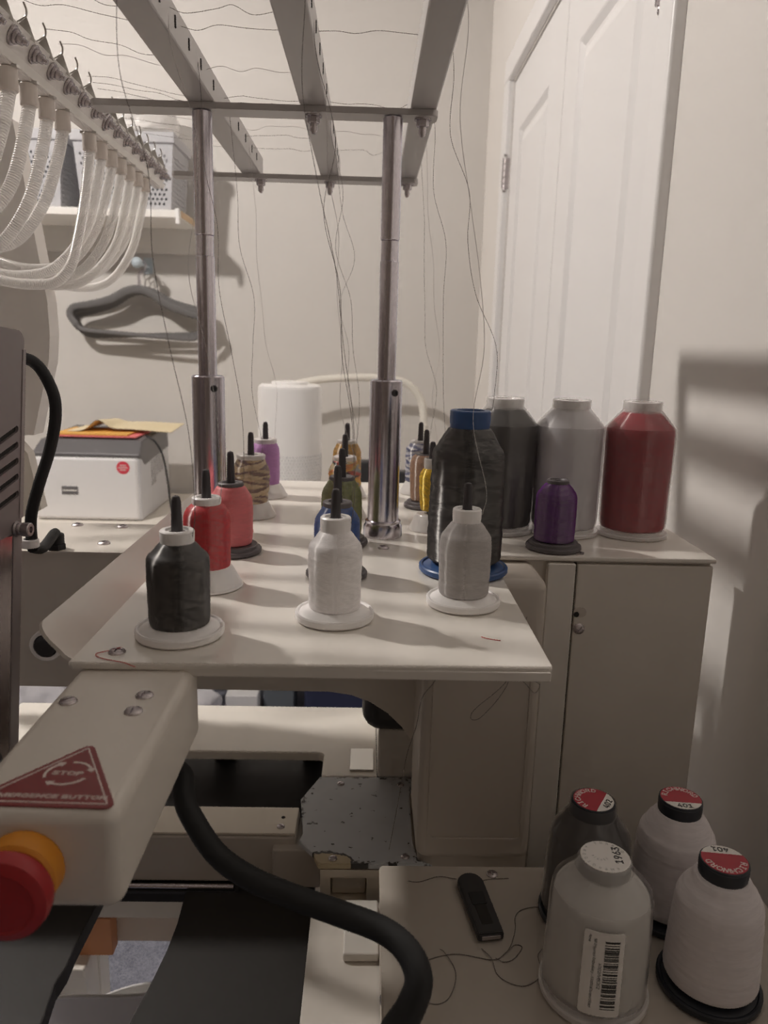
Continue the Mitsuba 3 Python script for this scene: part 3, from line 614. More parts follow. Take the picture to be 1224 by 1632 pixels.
cone('purple_thread_cone', 'small purple thread cone with dark grey base and collar, on the control box', .1915, .757, ZB, 'disc', .0280, .0086, [(.0198, 0), (.0203, .004), (.0206, .030), (.0204, .0445), (.0198, .048), (.0118, .0590)], plain((.10, .018, .155)), 'thread', (.0112, .0046, 'grey_plastic', .0006), 24, bm='grey_plastic')

# the four cones on the side table
def rotz(m, a): m.apply_transform(trimesh.transformations.rotation_matrix(a, [0, 0, 1])); return m
def ring_text(s, r, h, a0, step):
    out = []
    for k, ch in enumerate(s):
        if ch == ' ': continue
        m = meshkit.text_mesh(ch, h, .0002, bold=True); b = m.bounds; m.apply_translation((-(b[0][0] + b[1][0]) / 2, r - h, 0)); out.append(rotz(m, math.radians(a0 - step * k)))
    return join(*out)
ZS = .8502
def red_cap(t, x, y, z, r, ang, number):
    c = Point(0, 0).buffer(r * .90, quad_segs=16); white = c.intersection(sbox(-1, -1, 1, -r * .38)); red = c.difference(white.buffer(1e-5))
    def place(m): rotz(m, ang); m.apply_translation((x, y, z)); return m
    put(t + '__cap_label', place(ext(red, .0003)), 'label_red', 'red label on the cap', smooth=False)
    put(t + '__cap_label_white', place(ext(white, .0003)), 'label_white', 'white label segment', smooth=False)
    m = ring_text('RICHWORD', r * .84, r * .25, 74, 21); m.apply_translation((0, 0, .0003)); put(t + '__cap_lettering', place(m), 'label_pale', 'pale lettering RICHWORD', smooth=False)
    m = meshkit.text_mesh(number, r * .27, .0002, bold=True); b = m.bounds; m.apply_translation((-(b[0][0] + b[1][0]) / 2, -r * .77, .0003)); put(t + '__cap_number', place(m), 'label_ink', 'black number ' + number, smooth=False)
def side_cone(name, label, x, y, ang, number, c, m, seed, wrap=False):
    t = cone(name, label, x, y, ZS, 'dish', .0362, .0100, [(.0312, 0), (.0326, .005), (.0312, .035), (.0296, .0615), (.0282, .0660), (.0176, .0830)], plain(c, .04), m, (.0168, .0105, 'cap_black', .0004), seed, bore=.006, bm='cap_black')
    zc = [v for v in CONES.values() if v[0] == t][0][3] + .0002
    put(t + '__cap_disc', cyl(.0165, .0012, (x, y, zc), seg=36, ch=.0004), 'cap_black')
    red_cap(t, x, y, zc + .0012, .0172, ang, number)
    if wrap: film(t + '__wrap', [(.0345, .012), (.0335, .04), (.0312, .072), (.0298, .0775), (.0186, .094), (.0178, .1035)], (x, y, ZS))
    return t
CONES_KEEP = dict(CONES)
side_cone('white_bobbin_cone', 'white thread cone with black base and red cap, front right on the side table', .2555, .4690, math.radians(172), '401', (.74, .70, .71), 'thread_matte', 31)
CONES.pop('white_bobbin_cone')
side_cone('white_bobbin_cone', 'white thread cone with red cap, behind the front right one on the side table', .2545, .5440, math.radians(-6), '401', (.74, .70, .71), 'thread_matte', 32)
side_cone('black_bobbin_cone', 'black film-wrapped thread cone with red 402 cap, behind the clear-wrapped white cone', .1835, .5400, math.radians(58), '402', (.012, .012, .014), 'thread', 33, wrap=True)
# clear-wrapped cone with a barcode label
def wrap_on(m, r0, r1, z0, z1, a0, at):
    """Lays a flat mesh (x along the way round, y up, both in metres) on a cone frustum."""
    v = m.vertices.copy(); f = np.clip((v[:, 1] - z0) / (z1 - z0), -.2, 1.2); r = r0 + (r1 - r0) * f + v[:, 2]
    a = a0 + v[:, 0] / ((r0 + r1) / 2); m = m.copy(); m.vertices = np.stack([at[0] + r * np.cos(a), at[1] + r * np.sin(a), at[2] + v[:, 1]], 1); return m
cx_, cy_ = .1700, .4655
t = cone('clear_wrapped_cone', 'pale grey thread cone in clear wrap with a barcode label, on the side table', cx_, cy_, ZS, 'dish', .0385, .0100, [(.0335, 0), (.0345, .005), (.0340, .038), (.0328, .0690), (.0308, .0740), (.0182, .0870)], plain((.66, .65, .62), .05), 'thread_matte', (.0176, .0110, 'cap_grey', .0004), 34, bore=.006, bm='clear_plastic')
zc = CONES['clear_wrapped_cone'][3] + .0002
put(t + '__cap_label', cyl(.0168, .0012, (cx_, cy_, zc), seg=40, ch=.0003), 'label_white', 'round white cap label')
rt = join(ring_text('EMBROIDERY THREAD', .0152, .0021, 200, 17)); nm = meshkit.text_mesh('1963', .0052, .0002, bold=True); b = nm.bounds; nm.apply_translation((-(b[0][0] + b[1][0]) / 2, -.0026, 0)); rotz(nm, math.radians(84)); nm.apply_translation((.0085, .001, 0))
sw = ring_text('120D/2', .0066, .0015, 215, 22); sw.apply_translation((-.003, .002, 0))
lt = join(rt, sw); lt.apply_translation((cx_, cy_, zc + .0012)); put(t + '__cap_lettering', lt, 'cap_grey', 'grey ring of print', smooth=False)
nm.apply_translation((cx_, cy_, zc + .0012)); put(t + '__cap_number', nm, 'label_ink', 'black number 1963', smooth=False)
film(t + '__wrap', [(.0366, .011), (.0362, .03), (.0352, .072), (.0348, .0795), (.0338, .0850), (.0198, .1005), (.0186, .1055), (.0170, .1082)], (cx_, cy_, ZS))
A0 = math.atan2(-cy_, -cx_) + .14
Q0, Q1 = .0369, .0356
def lab(m): return wrap_on(m, Q0, Q1, .010, .072, A0, (cx_, cy_, ZS))
lp = ext(rrect(-.0135, .0135, .0130, .0765, .002), .0003).subdivide_to_size(.004)
put(t + '__barcode_label', lab(lp), 'label_white', 'white barcode label', smooth=20)
def bar_(a, b):
    q = [box(x, x + .00122, a, b, .0003, .0006) for x in np.arange(.0005, .0101, .0012)]; return join(*q)
bars, yy, r_ = [], .0705, np.random.default_rng(5)
while yy > .019:
    w = .00045 * r_.integers(1, 4); bars.append(bar_(yy - w, yy)); yy -= w + .00045 * r_.integers(1, 4)
def vtext(s, h, x, ytop):
    m = meshkit.text_mesh(s, h, .0002, bold=False); v = m.vertices.copy(); m.vertices = np.stack([x + v[:, 1], ytop - v[:, 0], v[:, 2] + .0003], 1); return m
code = vtext('X002PHBOSZ', .0022, -.0028, .054)
l1 = vtext('NB Polyester Embroidery ...5500YdChrome Direct', .0019, -.0068, .0715); l1.vertices[:, 1] = .0715 + (l1.vertices[:, 1] - .0715) * min(1, .053 / (.0715 - l1.vertices[:, 1].min()))
l2_ = vtext('New', .0019, -.0104, .0735)
put(t + '__barcode', lab(join(*bars, code, l1, l2_)), 'label_ink', 'black barcode and print', smooth=False)

# threads running from the cones up to the guide bars and over to the rail
def wavy(a, b, amp, n, seed):
    r_ = np.random.default_rng(seed); k = np.linspace(0, 1, n)[:, None]; p = np.asarray(a) * (1 - k) + np.asarray(b) * k
    w = r_.normal(0, 1, (n, 3)) * amp * .8; w[0] = w[-1] = 0
    return p + w * [1, .6, .25 if abs(b[2] - a[2]) > .1 else 1]
order = ['black', 'red', 'pink', 'brown_cream', 'lilac', 'white', 'blue', 'olive', 'orange_grey', 'gold', 'silver', 'big_black', 'yellow', 'bronze', 'navy_white']
bx = [-.164, -.0585, .0465]
for k, nm_ in enumerate(order):
    t, x, y, zt = CONES_KEEP[nm_ + '_thread_cone']
    row = k // 5; yb = y + rng.uniform(-.03, .01); xb = bx[row] + .0130
    rr = .0190 if nm_ == 'big_black' else .0125
    start = np.array([x + rr * .9, y - rr * .3, zt - .004])
    up = spline(np.vstack([[start], wavy(start + (.002, 0, .02), (xb + .002, yb, 1.505), .0065, 7, 40 + k), [[xb - .0005, yb, 1.533]]]), 9)
    segs = [tube(up, .00021, 5)]
    lefts = [xb - .027] + [q for j in range(row - 1, -1, -1) for q in (bx[j] + .0135, bx[j] - .0135)]
    ends = list(zip(lefts[::2], lefts[1::2] + [None]))
    for a_, b_ in ends:
        if b_ is None:
            hk = R_(np.clip((yb - .663) / .0424, -3, 12), .006, .044); b3 = (hk[0], yb - .01, 1.548)
        else: b3 = (b_, yb, 1.535)
        segs.append(tube(spline(wavy((a_, yb, 1.535), b3, .0024, 6, 90 + k * 7 + int(a_ * 1000) % 5), 6), .0002, 5))
    put(t + '__loose_thread', join(*segs), 'strand_pale' if k % 3 == 1 else 'strand', 'fine loose thread', smooth=True)
# ------------------------------------------------------------------ side table, loose ends, memory stick
sd = thing('side_table', 'cream sheet metal side table at lower right holding four thread cones', 'side table')
put(sd + '__top', bev(rrect(.0180, .342, .17, .5985, .004), .838, .850, .0022), 'shaded_cream')
put(sd + '__side_panel', box(.0195, .34, .19, .595, .775, .838), 'shaded_cream', smooth=False)
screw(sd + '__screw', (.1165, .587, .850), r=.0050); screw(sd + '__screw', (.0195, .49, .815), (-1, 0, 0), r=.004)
lp_ = put(sd + '__lower_plate', bev(rrect(-.0445, .30, .30, .648, .003), .742, .772, .002), 'cream')
put(sd + '__bracket', rbox(-.0125, .0192, .572, .6400, .7725, .781, .002), 'cream_gloss')
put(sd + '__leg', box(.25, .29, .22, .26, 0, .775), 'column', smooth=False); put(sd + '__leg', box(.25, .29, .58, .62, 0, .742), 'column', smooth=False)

us = thing('memory_stick', 'black memory stick with a slider lying on the side table', 'memory stick')
def local(m, x, y, z, a): return rotz(m, a) and m.apply_translation((x, y, z)) or m
ub = rpoly([(-.0106, -.036), (.0106, -.036), (.0112, .020)] + [(.0112 * math.cos(a), .024 + .0118 * math.sin(a)) for a in np.linspace(0, PI, 12)] + [(-.0112, .020)], .002)
def uplace(m): m.apply_transform(trimesh.transformations.rotation_matrix(math.radians(8), [0, 0, 1])); m.apply_translation((.0985, .545, 0)); return m
put(us + '__body', uplace(bev(ub, .8503, .8575, .0022)), 'black_plastic')
put(us + '__slider', uplace(rbox(-.0062, .0062, -.004, .0105, .857, .8585, .0007)), 'black_rubber')
put(us + '__slider_track', uplace(rbox(-.0048, .0048, -.026, .010, .8566, .8578, .0005)), 'dark_gap')
put(us + '__end_slot', uplace(box(-.0075, .0075, -.0366, -.0358, .8525, .8555)), 'steel')

def fil(name, pts, mat_, label, r=.00028, group=None):
    return put(name, tube(spline(pts, 8), r, 6), mat_, label, 'thread', group, smooth=True)
zs = .8506
fil('loose_thread', [(.042, .577, zs), (.052, .576, zs), (.069, .583, zs), (.080, .581, zs), (.0845, .580, zs)], 'strand', 'brown loose thread curving to the left of the memory stick top')
fil('loose_thread', [(.104, .578, zs), (.113, .580, zs), (.120, .581, zs), (.130, .5815, zs)], 'strand', 'short brown loose thread beside the screw on the side table')
fil('loose_thread', [(.040, .485, zs), (.052, .490, zs), (.066, .495, zs), (.079, .496, zs), (.102, .491, zs), (.112, .497, zs), (.119, .507, zs), (.125, .523, zs), (.127, .535, zs), (.133, .543, zs), (.145, .547, zs), (.152, .545, zs)], 'strand', 'long brown loose thread snaking below the memory stick')
fil('loose_thread', [(.095, .502, zs), (.101, .491, zs + .001), (.103, .478, zs), (.110, .470, zs), (.121, .467, zs), (.132, .473, zs), (.1365, .481, zs), (.137, .495, zs), (.1415, .502, zs)], 'strand', 'looped brown loose thread next to the clear-wrapped cone')
fil('loose_thread', [(.063, .501, zs), (.066, .497, zs + .001), (.072, .484, zs), (.072, .472, zs), (.066, .457, zs), (.058, .451, zs), (.049, .452, zs)], 'strand', 'curled brown loose thread beside the black cable')
fil('loose_thread', [(.112, .497, zs + .0005), (.116, .500, zs + .001), (.122, .506, zs), (.1265, .503, zs), (.118, .492, zs), (.110, .489, zs), (.104, .4915, zs + .0012)], 'strand', 'tiny tangled knot of loose thread below the memory stick')
fil('hanging_thread', [(.068, .60, 1.09), (.066, .62, 1.025), (.053, .63, .995), (.050, .64, .965), (.047, .65, .945), (.042, .65, .925), (.036, .66, .87), (.03, .68, .806)], 'strand', 'loose thread hanging from the tray in front of the column')
fil('hanging_thread', [(.130, .58, 1.09), (.127, .62, 1.024), (.121, .625, 1.008), (.099, .62, .990), (.0955, .62, .981), (.103, .62, .981), (.116, .62, .996), (.1245, .618, 1.012), (.128, .616, 1.023), (.140, .62, 1.016), (.150, .62, 1.006), (.154, .62, 1.014), (.143, .62, 1.0185), (.132, .616, 1.022)], 'strand', 'looped loose thread hanging below the right end of the tray')
fil('red_thread_scrap', [(.083, .5095, 1.1004), (.0865, .506, 1.1006), (.091, .5045, 1.1004), (.0955, .503, 1.1004)], 'strand_red', 'short red thread scrap lying on the right of the tray')
fil('red_thread_scrap', [(-.158, .474, 1.1028), (-.165, .472, 1.1012), (-.172, .468, 1.1006), (-.168, .462, 1.1006), (-.158, .4575, 1.1006), (-.150, .4545, 1.1006), (-.143, .4530, 1.0985)], 'strand_red', 'red thread scrap by the screw at the tray corner')

# ------------------------------------------------------------------ embroidery table, black hoop table, stand
tb = thing('embroidery_table', 'white tabletop with a rounded cutout behind the sewing bed', 'table')
tpoly = Polygon([(-.4755, 1.0), (.0190, 1.0), (.0190, .8215), (-.0465, .8215), (-.0465, .8755), (-.4755, .8755)])
tpoly = tpoly.buffer(-.004).buffer(.004).buffer(.008).buffer(-.008)
put(tb + '__top', bev(tpoly, .788, .800, .0025), 'table_white')
put(tb + '__tab', rbox(-.0135, .0155, .833, .883, .8002, .8025, .0008), 'bright_metal', 'small grey square tab')
for x in (-.20, -.08): put(tb + '__support', box(x, x + .03, .96, .99, .7402, .788), 'black_plate', smooth=False)

hole = Polygon([(-.264, .681), (-.2652, .623), (-.264, .600), (-.2665, .580), (-.262, .545), (-.262, .40), (-.215, .40), (-.202, .45), (-.194, .512), (-.1875, .552), (-.1825, .585), (-.1785, .62), (-.1772, .655), (-.1795, .705), (-.264, .705)])
ht = thing('hoop_table', 'matt black hoop table with a curved slot under the sewing bed', 'table')
put(ht + '__top', bev(Polygon([(-.44, .30), (-.0465, .30), (-.0465, 1.06), (-.262, 1.06), (-.262, .765), (-.44, .765)]).difference(hole), .722, .740, .0015), 'black_plate', smooth=False)  # rear part is an added black sheet that darkens the recess behind the bed
put(ht + '__white_edge', join(rbox(-.352, -.346, .46, .645, .7405, .745, .001), rbox(-.40, -.355, .46, .64, .7402, .742, .0008)), 'white_plastic', 'white strip on the black table')
put(ht + '__leg', box(-.10, -.06, 1.01, 1.05, 0, .722), 'black_plate', smooth=False); put(ht + '__leg', box(-.435, -.40, .32, .36, 0, .722), 'black_plate', smooth=False)

st = thing('machine_stand', 'beige metal stand with a cross beam and leg seen through the slot', 'stand')
put(st + '__beam', rbox(-.58, .33, .95, 1.00, .456, .530, .003), 'beam', 'beige cross beam')
put(st + '__beam_ledge', rbox(-.58, .33, .925, .952, .516, .545, .002), 'cream')
put(st + '__orange_lit_piece', rbox(-.396, -.341, .925, .948, .455, .515, .002), 'orange_light_beam', 'beam piece with orange light put into its colour')
put(st + '__leg', rbox(-.404, -.371, .952, .99, .0, .456, .002), 'table_white')
fb = join(rbox(-.408, -.372, .90, .951, .440, .4555, .003), prism_xz(Polygon([(-.398, .441), (-.374, .441), (-.372, .37), (-.395, .31), (-.47, .28), (-.455, .34), (-.43, .39)]), .905, .951), rbox(-.40, -.385, .895, .91, .375, .39, .001))
put(st + '__foot_bracket', fb, 'table_white', 'white bracket')
screw(st + '__screw', (-.412, .904, .405), (0, -1, 0), r=.007)
put(st + '__leg', rbox(.29, .33, .952, .99, .0, .456, .002), 'table_white'); put(st + '__leg', rbox(.29, .33, .50, .54, .0, .72, .002), 'table_white')
put(st + '__deck', box(.0, .345, .655, 1.05, .69, .742), 'black_plate', smooth=False)
put(st + '__upright', box(.10, .14, .952, 1.0, .53, .69), 'beam', smooth=False)
# white bin with a curved rim below the slot
uu = np.linspace(0, 2 * PI, 49)
rim = np.stack([-.270 + .105 * np.cos(uu), .80 + .07 * np.sin(uu) - .01 * np.cos(2 * uu), .512 - .066 * np.sin(uu) + .008 * np.cos(uu * 3 + 1.2) + .012 * np.cos(uu)], 1)
low = np.stack([-.27 + .085 * np.cos(uu), .80 + .055 * np.sin(uu), np.full(49, .002)], 1)
V = np.vstack([rim, low, [[-.27, .80, .002]]]); i = np.arange(48)
binm = trimesh.Trimesh(V, np.vstack([np.stack([i, i + 1, i + 50], 1), np.stack([i, i + 50, i + 49], 1), np.stack([i + 49, i + 50, i * 0 + 98], 1)]), process=False)
t = thing('waste_bin', 'white plastic bin with a curved rim below the slot', 'bin')
put(t + '__body', binm, 'white_plastic', smooth=30); put(t + '__rim', tube(rim, .0022, 8, cap=False), 'white_plastic', smooth=True)

# ------------------------------------------------------------------ far end of the room
sh = thing('wall_shelf', 'white wall shelf carrying perforated baskets at upper left', 'shelf')
put(sh + '__board', rbox(-1.75, -.668, 2.85, 3.1495, 1.712, 1.738, .003), 'shelf_white')
put(sh + '__cleat', box(-1.75, -.672, 3.13, 3.1495, 1.62, 1.712), 'shelf_white', smooth=False)
put(sh + '__end_grain', box(-.6685, -.6665, 2.856, 3.145, 1.714, 1.736), 'raw_wood', 'raw wooden end', smooth=False)
put(sh + '__end_clip', rbox(-.684, -.671, 2.838, 2.852, 1.69, 1.742, .002), 'white_plastic')
def basket(label, x0, x1, z0, z1, taper):
    W, H = x1 - x0, z1 - z0
    def face(u0, u1, w):
        g = sbox(0, 0, w, H); holes = []
        for r in range(int((H - .075) / .0155)):
            for c in range(int((w - .03) / .0165)):
                q = .02 + c * .0165 + (r % 2) * .008
                if q > w - .018: continue
                holes.append(Polygon([(q - .0055, .022 + r * .0155), (q, .0155 + r * .0155), (q + .0055, .022 + r * .0155), (q, .0285 + r * .0155)]))
        return ext(g.difference(shapely.union_all(holes)), .003)
    D = .24; parts = []
    for k, (w, a, o) in enumerate(((W, 0, (0, 0)), (D, 90, (W, 0)), (W, 180, (W, D)), (D, 270, (0, D)))):
        m = swap_xz(face(0, 0, w)); rotz(m, math.radians(a)); m.apply_translation((o[0], o[1], 0)); parts.append(m)
    fl = box(0, W, 0, D, 0, .004); m = join(*parts, fl)
    v = m.vertices; s = 1 - taper * (1 - v[:, 2:3] / H); v[:, :2] = np.array([W / 2, D / 2]) + (v[:, :2] - [W / 2, D / 2]) * s; m.apply_translation((x0, 2.865, z0))
    t = thing('storage_basket', label, 'basket', 'baskets on the wall shelf'); put(t + '__body', m, 'basket', smooth=False)
    rim = join(rbox(x0 - .006, x1 + .006, 2.857, 2.869, z1 - .03, z1 + .006, .004), rbox(x0 - .006, x1 + .006, 2.865 + D - .004, 2.865 + D + .008, z1 - .03, z1 + .006, .004), rbox(x0 - .006, x0 + .006, 2.86, 2.87 + D, z1 - .03, z1 + .006, .004), rbox(x1 - .006, x1 + .006, 2.86, 2.87 + D, z1 - .03, z1 + .006, .004))
    put(t + '__rim', rim, 'basket'); return t
basket('grey perforated plastic basket at the left end of the shelf', -1.46, -1.075, 1.7385, 1.985, .08)
basket('grey perforated plastic basket at the right end of the shelf under a clear bag', -1.035, -.690, 1.7385, 1.985, .10)
put('storage_box', join(rbox(-1.40, -1.14, 2.90, 3.08, 1.744, 1.93, .01)), 'slate', 'dark slate fabric box inside the left basket', 'box')
put('folded_cloth', rbox(-.97, -.755, 2.91, 3.06, 1.744, 1.90, .03, 16), 'slate', 'dark slate folded cloth inside the right basket', 'cloth')
bag = trimesh.creation.icosphere(4, .13); vv = bag.vertices; bag.vertices = vv * [1.05, .75, .80] * (1 + .35 * (meshkit.fbm(vv * 14, 4, 3) - .5))[:, None] * np.where(vv[:, 2:3] < 0, [[1, 1, .5]], [[1, 1, 1]]); bag.apply_translation((-.835, 2.985, 2.030))
put('clear_bag', bag, 'bag', 'crumpled clear plastic bag on top of the right basket', 'bag', smooth=True)

hg = [(-.20, -.012), (-.222, -.030), (-.218, -.055), (-.19, -.075), (-.16, -.095)]
def hanger(label, y, a, dx, tilt):
    t = thing('clothes_hanger', label, 'hanger', 'hangers under the wall shelf')
    R = trimesh.transformations.rotation_matrix(math.radians(a), [0, 0, 1]) @ trimesh.transformations.rotation_matrix(math.radians(tilt), [0, 1, 0])
    def pl(m): m.apply_transform(R); m.apply_scale(1.085); m.apply_translation((-.868 + dx, y, 1.569)); return m
    top = spline([(-.215, 0, -.222), (-.236, 0, -.196), (-.238, 0, -.176), (-.222, 0, -.160), (-.17, 0, -.148), (-.10, 0, -.126), (-.045, 0, -.094), (0, 0, -.083), (.045, 0, -.094), (.10, 0, -.126), (.17, 0, -.148), (.222, 0, -.160), (.238, 0, -.176), (.236, 0, -.196), (.215, 0, -.222)], 8)
    bar = spline([(-.215, 0, -.222), (-.19, 0, -.236), (-.10, 0, -.238), (.10, 0, -.238), (.19, 0, -.236), (.215, 0, -.222)], 8)
    put(t + '__frame', pl(join(tube(top, np.interp(np.abs(top[:, 0]), [0, .1, .23], [.0075, .007, .0055]), 10, flat=2.1), tube(bar, .0052, 8, flat=1.5))), 'hanger', smooth=True)
    put(t + '__hook', pl(tube(spline([(0, 0, -.085), (0, 0, -.030), (.018, 0, -.012), (.020, 0, .006), (.004, 0, .0145), (-.016, 0, .006), (-.017, 0, -.006)], 8), .0021, 8)), 'chrome', 'metal hook', smooth=True)
hanger('dark grey velvet clothes hanger, foremost of the hangers under the shelf', 3.035, -1, -.004, 3.5)
hanger('dark grey velvet clothes hanger, second of the hangers under the shelf', 3.065, 1.5, -.012, .5)
hanger('dark grey velvet clothes hanger, third of the hangers under the shelf', 3.09, 0, -.020, -2.5)
hanger('dark grey velvet clothes hanger, nearest the back wall under the shelf', 3.115, -1, -.026, 1.8)
t = thing('hanging_peg', 'pale blue wall peg under the shelf that holds the hangers', 'hook')
put(t + '__rod', tube([(-.868, 3.0, 1.571), (-.868, 3.149, 1.571)], .006, 12), 'pale_blue'); put(t + '__end_ball', lathe([(0, -.02)] + [(.020 * math.sin(q), -.020 * math.cos(q)) for q in np.linspace(.2, PI - .2, 9)] + [(0, .02)], 20, (-.868, 2.995, 1.573)), 'pale_blue', smooth=True)
put(t + '__bracket', box(-.885, -.851, 3.143, 3.1495, 1.545, 1.605), 'pale_blue', smooth=False)

dk = thing('back_desk', 'pale desk along the back wall carrying the printer and the air purifier', 'desk')
put(dk + '__top', rbox(-1.75, .33, 2.36, 3.12, .655, .680, .003), 'desk')
for x in (-1.70, -.70, .26):
    for y in (2.40, 3.06): put(dk + '__leg', box(x, x + .04, y, y + .04, 0, .655), 'desk', smooth=False)
pr = thing('laser_printer', 'white laser printer with dark grey top and round red sticker on the back desk', 'printer')
X0, X1, Y0, Y1, Z0, Z1 = -1.135, -.768, 2.60, 2.985, .681, .905
put(pr + '__body', rbox(X0, X1 - .004, Y0 + .006, Y1, Z0, Z1, .012, 16), 'printer_side')
put(pr + '__front_panel', rbox(X0 + .002, X1 - .012, Y0, Y0 + .03, Z0 + .004, Z1 - .004, .012, 16), 'printer_white', 'white front panel')
topm = m3.Manifold.batch_hull([m3.Manifold.sphere(.008, 12).translate(p) for p in ((X0 + .008, Y0 + .01, Z1 + .004), (X1 - .010, Y0 + .01, Z1 + .004), (X0 + .008, Y1 - .01, Z1), (X1 - .010, Y1 - .01, Z1), (X0 + .02, Y0 + .05, Z1 + .042), (X1 - .014, Y0 + .05, Z1 + .042), (X0 + .02, Y1 - .012, Z1 + .056), (X1 - .012, Y1 - .012, Z1 + .056), (X1 - .010, Y0 + .06, Z1 - .03), (X1 - .010, Y1 - .01, Z1 - .006))])
put(pr + '__lid', topm, 'printer_dark', 'dark grey top')
put(pr + '__badge', rbox(-1.040, -.985, Y0 - .002, Y0 + .002, .772, .800, .001), 'printer_dark', 'dark grey badge')
put(pr + '__badge_stripe', box(-1.037, -.988, Y0 - .0026, Y0 - .0019, .784, .788), 'label_white', smooth=False)
put(pr + '__sticker', cyl(.022, .001, (-.829, Y0 - .0002, .868), (0, -1, 0), 28, .0002), 'sticker_red', 'round red sticker')
put(pr + '__sticker_print', join(*[box(-.829 - w, -.829 + w, Y0 - .0016, Y0 - .0011, z - .0016, z + .0016) for w, z in ((.011, .876), (.016, .868), (.010, .860))]), 'label_pale', smooth=False)
for k in range(9):
    m = prism_yz(shapely.union_all([shapely.LineString([(2.70 + j * .034, .862 - k * .010 + j * .004), (2.722 + j * .034, .8645 - k * .010 + j * .004)]).buffer(.0022) for j in range(1, 6 if k < 7 else 3)]), X1 - .0045, X1 - .0032)
    put(pr + '__vent_row', m, 'printer_dark', smooth=False)
put('printer_cord', tube(spline([(-.775, 2.70, .967), (-.74, 2.69, .945), (-.715, 2.69, .89), (-.705, 2.70, .80), (-.700, 2.72, .70), (-.690, 2.78, .686), (-.66, 2.9, .686)], 8), .0035, 8), 'black_rubber', 'thin dark cord draping down the right side of the printer', 'cord', smooth=True)
put('pink_folder', rbox(-1.075, -.800, 2.66, 2.86, .9615, .967, .001), 'pink_paper', 'pink red folder lying lowest on the printer', 'folder')
scene['pink_folder']['to_world'] = T().translate([0, 0, 0])
put('yellow_folder', rbox(-1.085, -.83, 2.665, 2.87, .9675, .973, .001), 'yellow_paper', 'orange yellow folder on top of the pink folder', 'folder')
gx, gy = np.meshgrid(np.linspace(0, 1, 30), np.linspace(0, 1, 12)); gz = .9745 + .010 * np.sin(gx * 3.0) ** 2 + .035 * np.exp(-((gx - .30) / .09) ** 2) * (1 - .5 * gy) + .012 * gx * gy
pv = np.stack([-1.06 + .36 * gx, 2.72 + .20 * gy + .03 * gx, gz], -1).reshape(-1, 3); q = (np.arange(11)[:, None] * 30 + np.arange(29)).ravel()
pm = trimesh.Trimesh(np.vstack([pv, pv - [0, 0, .002]]), np.vstack([np.stack([q, q + 1, q + 31], 1), np.stack([q, q + 31, q + 30], 1), np.stack([q + 361, q + 360, q + 391], 1), np.stack([q + 391, q + 360, q + 390], 1)]), process=False)
put('crumpled_paper_bag', pm, 'paper', 'crumpled tan paper sleeve lying over the folders', 'paper', smooth=40)

ap = thing('air_purifier', 'white cylindrical air purifier with a perforated lower band on the back desk', 'air purifier')
PX, PY, PRr = -.273, 2.70, .1105
put(ap + '__body', lathe([(0, .681), (PRr - .008, .681), (PRr, .690), (PRr, 1.140), (PRr - .004, 1.152), (PRr - .014, 1.158), (PRr - .030, 1.158), (PRr - .034, 1.153), (PRr - .045, 1.153), (PRr - .048, 1.166), (0, 1.170)], 64, (PX, PY, 0)), 'white_plastic', smooth=35)
dots = []
unit = trimesh.creation.cylinder(.0033, .001, sections=6)
for r in range(9):
    for k in range(64):
        a = 2 * PI * (k + .5 * (r % 2)) / 64
        if math.sin(a) > .35: continue
        m = rot_to(unit, (math.cos(a), math.sin(a), 0)); m.apply_translation((PX + (PRr + .0002) * math.cos(a), PY + (PRr + .0002) * math.sin(a), .832 + r * .0105)); dots.append(m)
put(ap + '__perforations', join(*dots), 'printer_side', 'rows of small holes', kind='stuff', smooth=False)
hs = thing('white_hose', 'white flexible hose arching over the desk beside the purifier', 'hose')
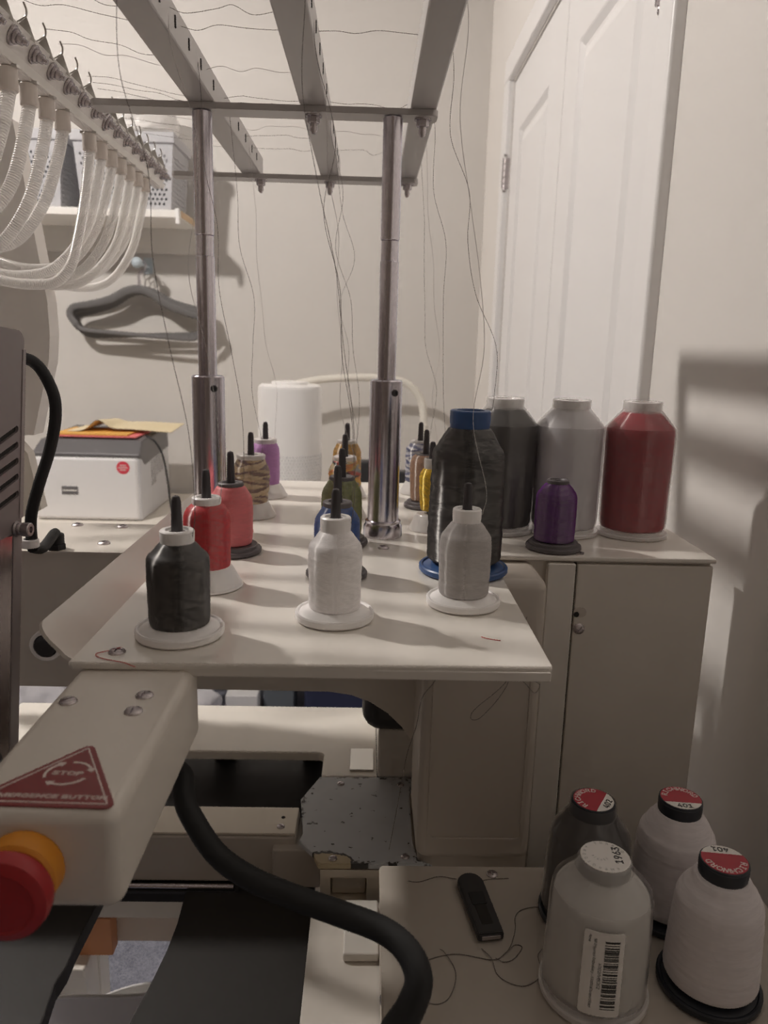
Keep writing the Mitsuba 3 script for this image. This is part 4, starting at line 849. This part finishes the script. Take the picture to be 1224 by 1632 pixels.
hsp = spline([(-.40, 3.02, 1.02), (-.37, 3.0, 1.095), (-.30, 2.99, 1.135), (-.20, 2.99, 1.160), (-.10, 2.99, 1.170), (0, 2.99, 1.174), (.09, 2.99, 1.170), (.15, 2.99, 1.152), (.198, 2.99, 1.10), (.212, 2.98, 1.04), (.214, 2.97, .95), (.214, 2.96, .80), (.214, 2.96, .681)], 10)
put(hs + '__tube', tube(hsp, .0145, 14), 'cord_white', smooth=True); put(hs + '__nozzle', lathe([(.0155, 0), (.019, .004), (.019, .03), (.0155, .034), (.0155, 0)], 20, (.2135, 2.973, .97)), 'cord_white')
put('black_power_strip', rbox(-.075, .02, 2.62, 2.68, .681, .905, .008), 'black_plastic', 'black boxy device on the desk left of the right pole', 'device')
put('black_power_adapter', rbox(.10, .20, 2.66, 2.72, .681, .865, .008), 'black_plastic', 'black boxy adapter on the desk right of the right pole', 'adapter')

# clutter on the floor, seen through the gap under the arm
def blob(key, c, r, sc_, seed, m, label, cat):
    b = trimesh.creation.icosphere(3, r); v = b.vertices; b.vertices = v * sc_ * (1 + .5 * (meshkit.fbm(v * 7 / r * .3, 3, seed) - .5))[:, None]
    b.apply_translation((c[0], c[1], c[2] - b.bounds[0][2])); return put(key, b, m, label, cat, smooth=True)
blob('white_bag', (-.60, 2.42, .0), .10, (1.2, .8, .8), 3, 'cloth_white', 'crumpled white bag on the floor under the desk', 'bag')
blob('white_bundle', (-1.08, 2.42, .0), .10, (1.1, .8, .9), 9, 'cloth_white', 'white fabric bundle on the floor at far left', 'fabric')
put('navy_bin', rbox(-.20, .02, 2.45, 2.70, .0, .16, .01), 'navy', 'dark navy storage bin on the floor under the desk', 'bin')
put('white_carton', rbox(-.47, -.36, 2.45, 2.60, .0, .11, .003), 'printer_white', 'small white carton on the floor', 'carton')
put('grey_carton', rbox(-.345, -.24, 2.50, 2.64, .0, .15, .003), 'slate', 'slate grey carton on the floor', 'carton')
put('metal_rod', tube([(-.58, 2.30, .075), (-.37, 2.22, .012)], .010, 12), 'chrome', 'chrome rod leaning by the white bag', 'rod')
put('white_paper_pile', rbox(.02, .16, 2.42, 2.66, .0, .10, .02), 'cloth_white', 'pale folded sheets on the floor at right', 'sheets')
put('black_tote', rbox(-1.36, -1.22, 2.30, 2.60, 0, .20, .02), 'black_rubber', 'black tote on the floor at far left', 'tote')
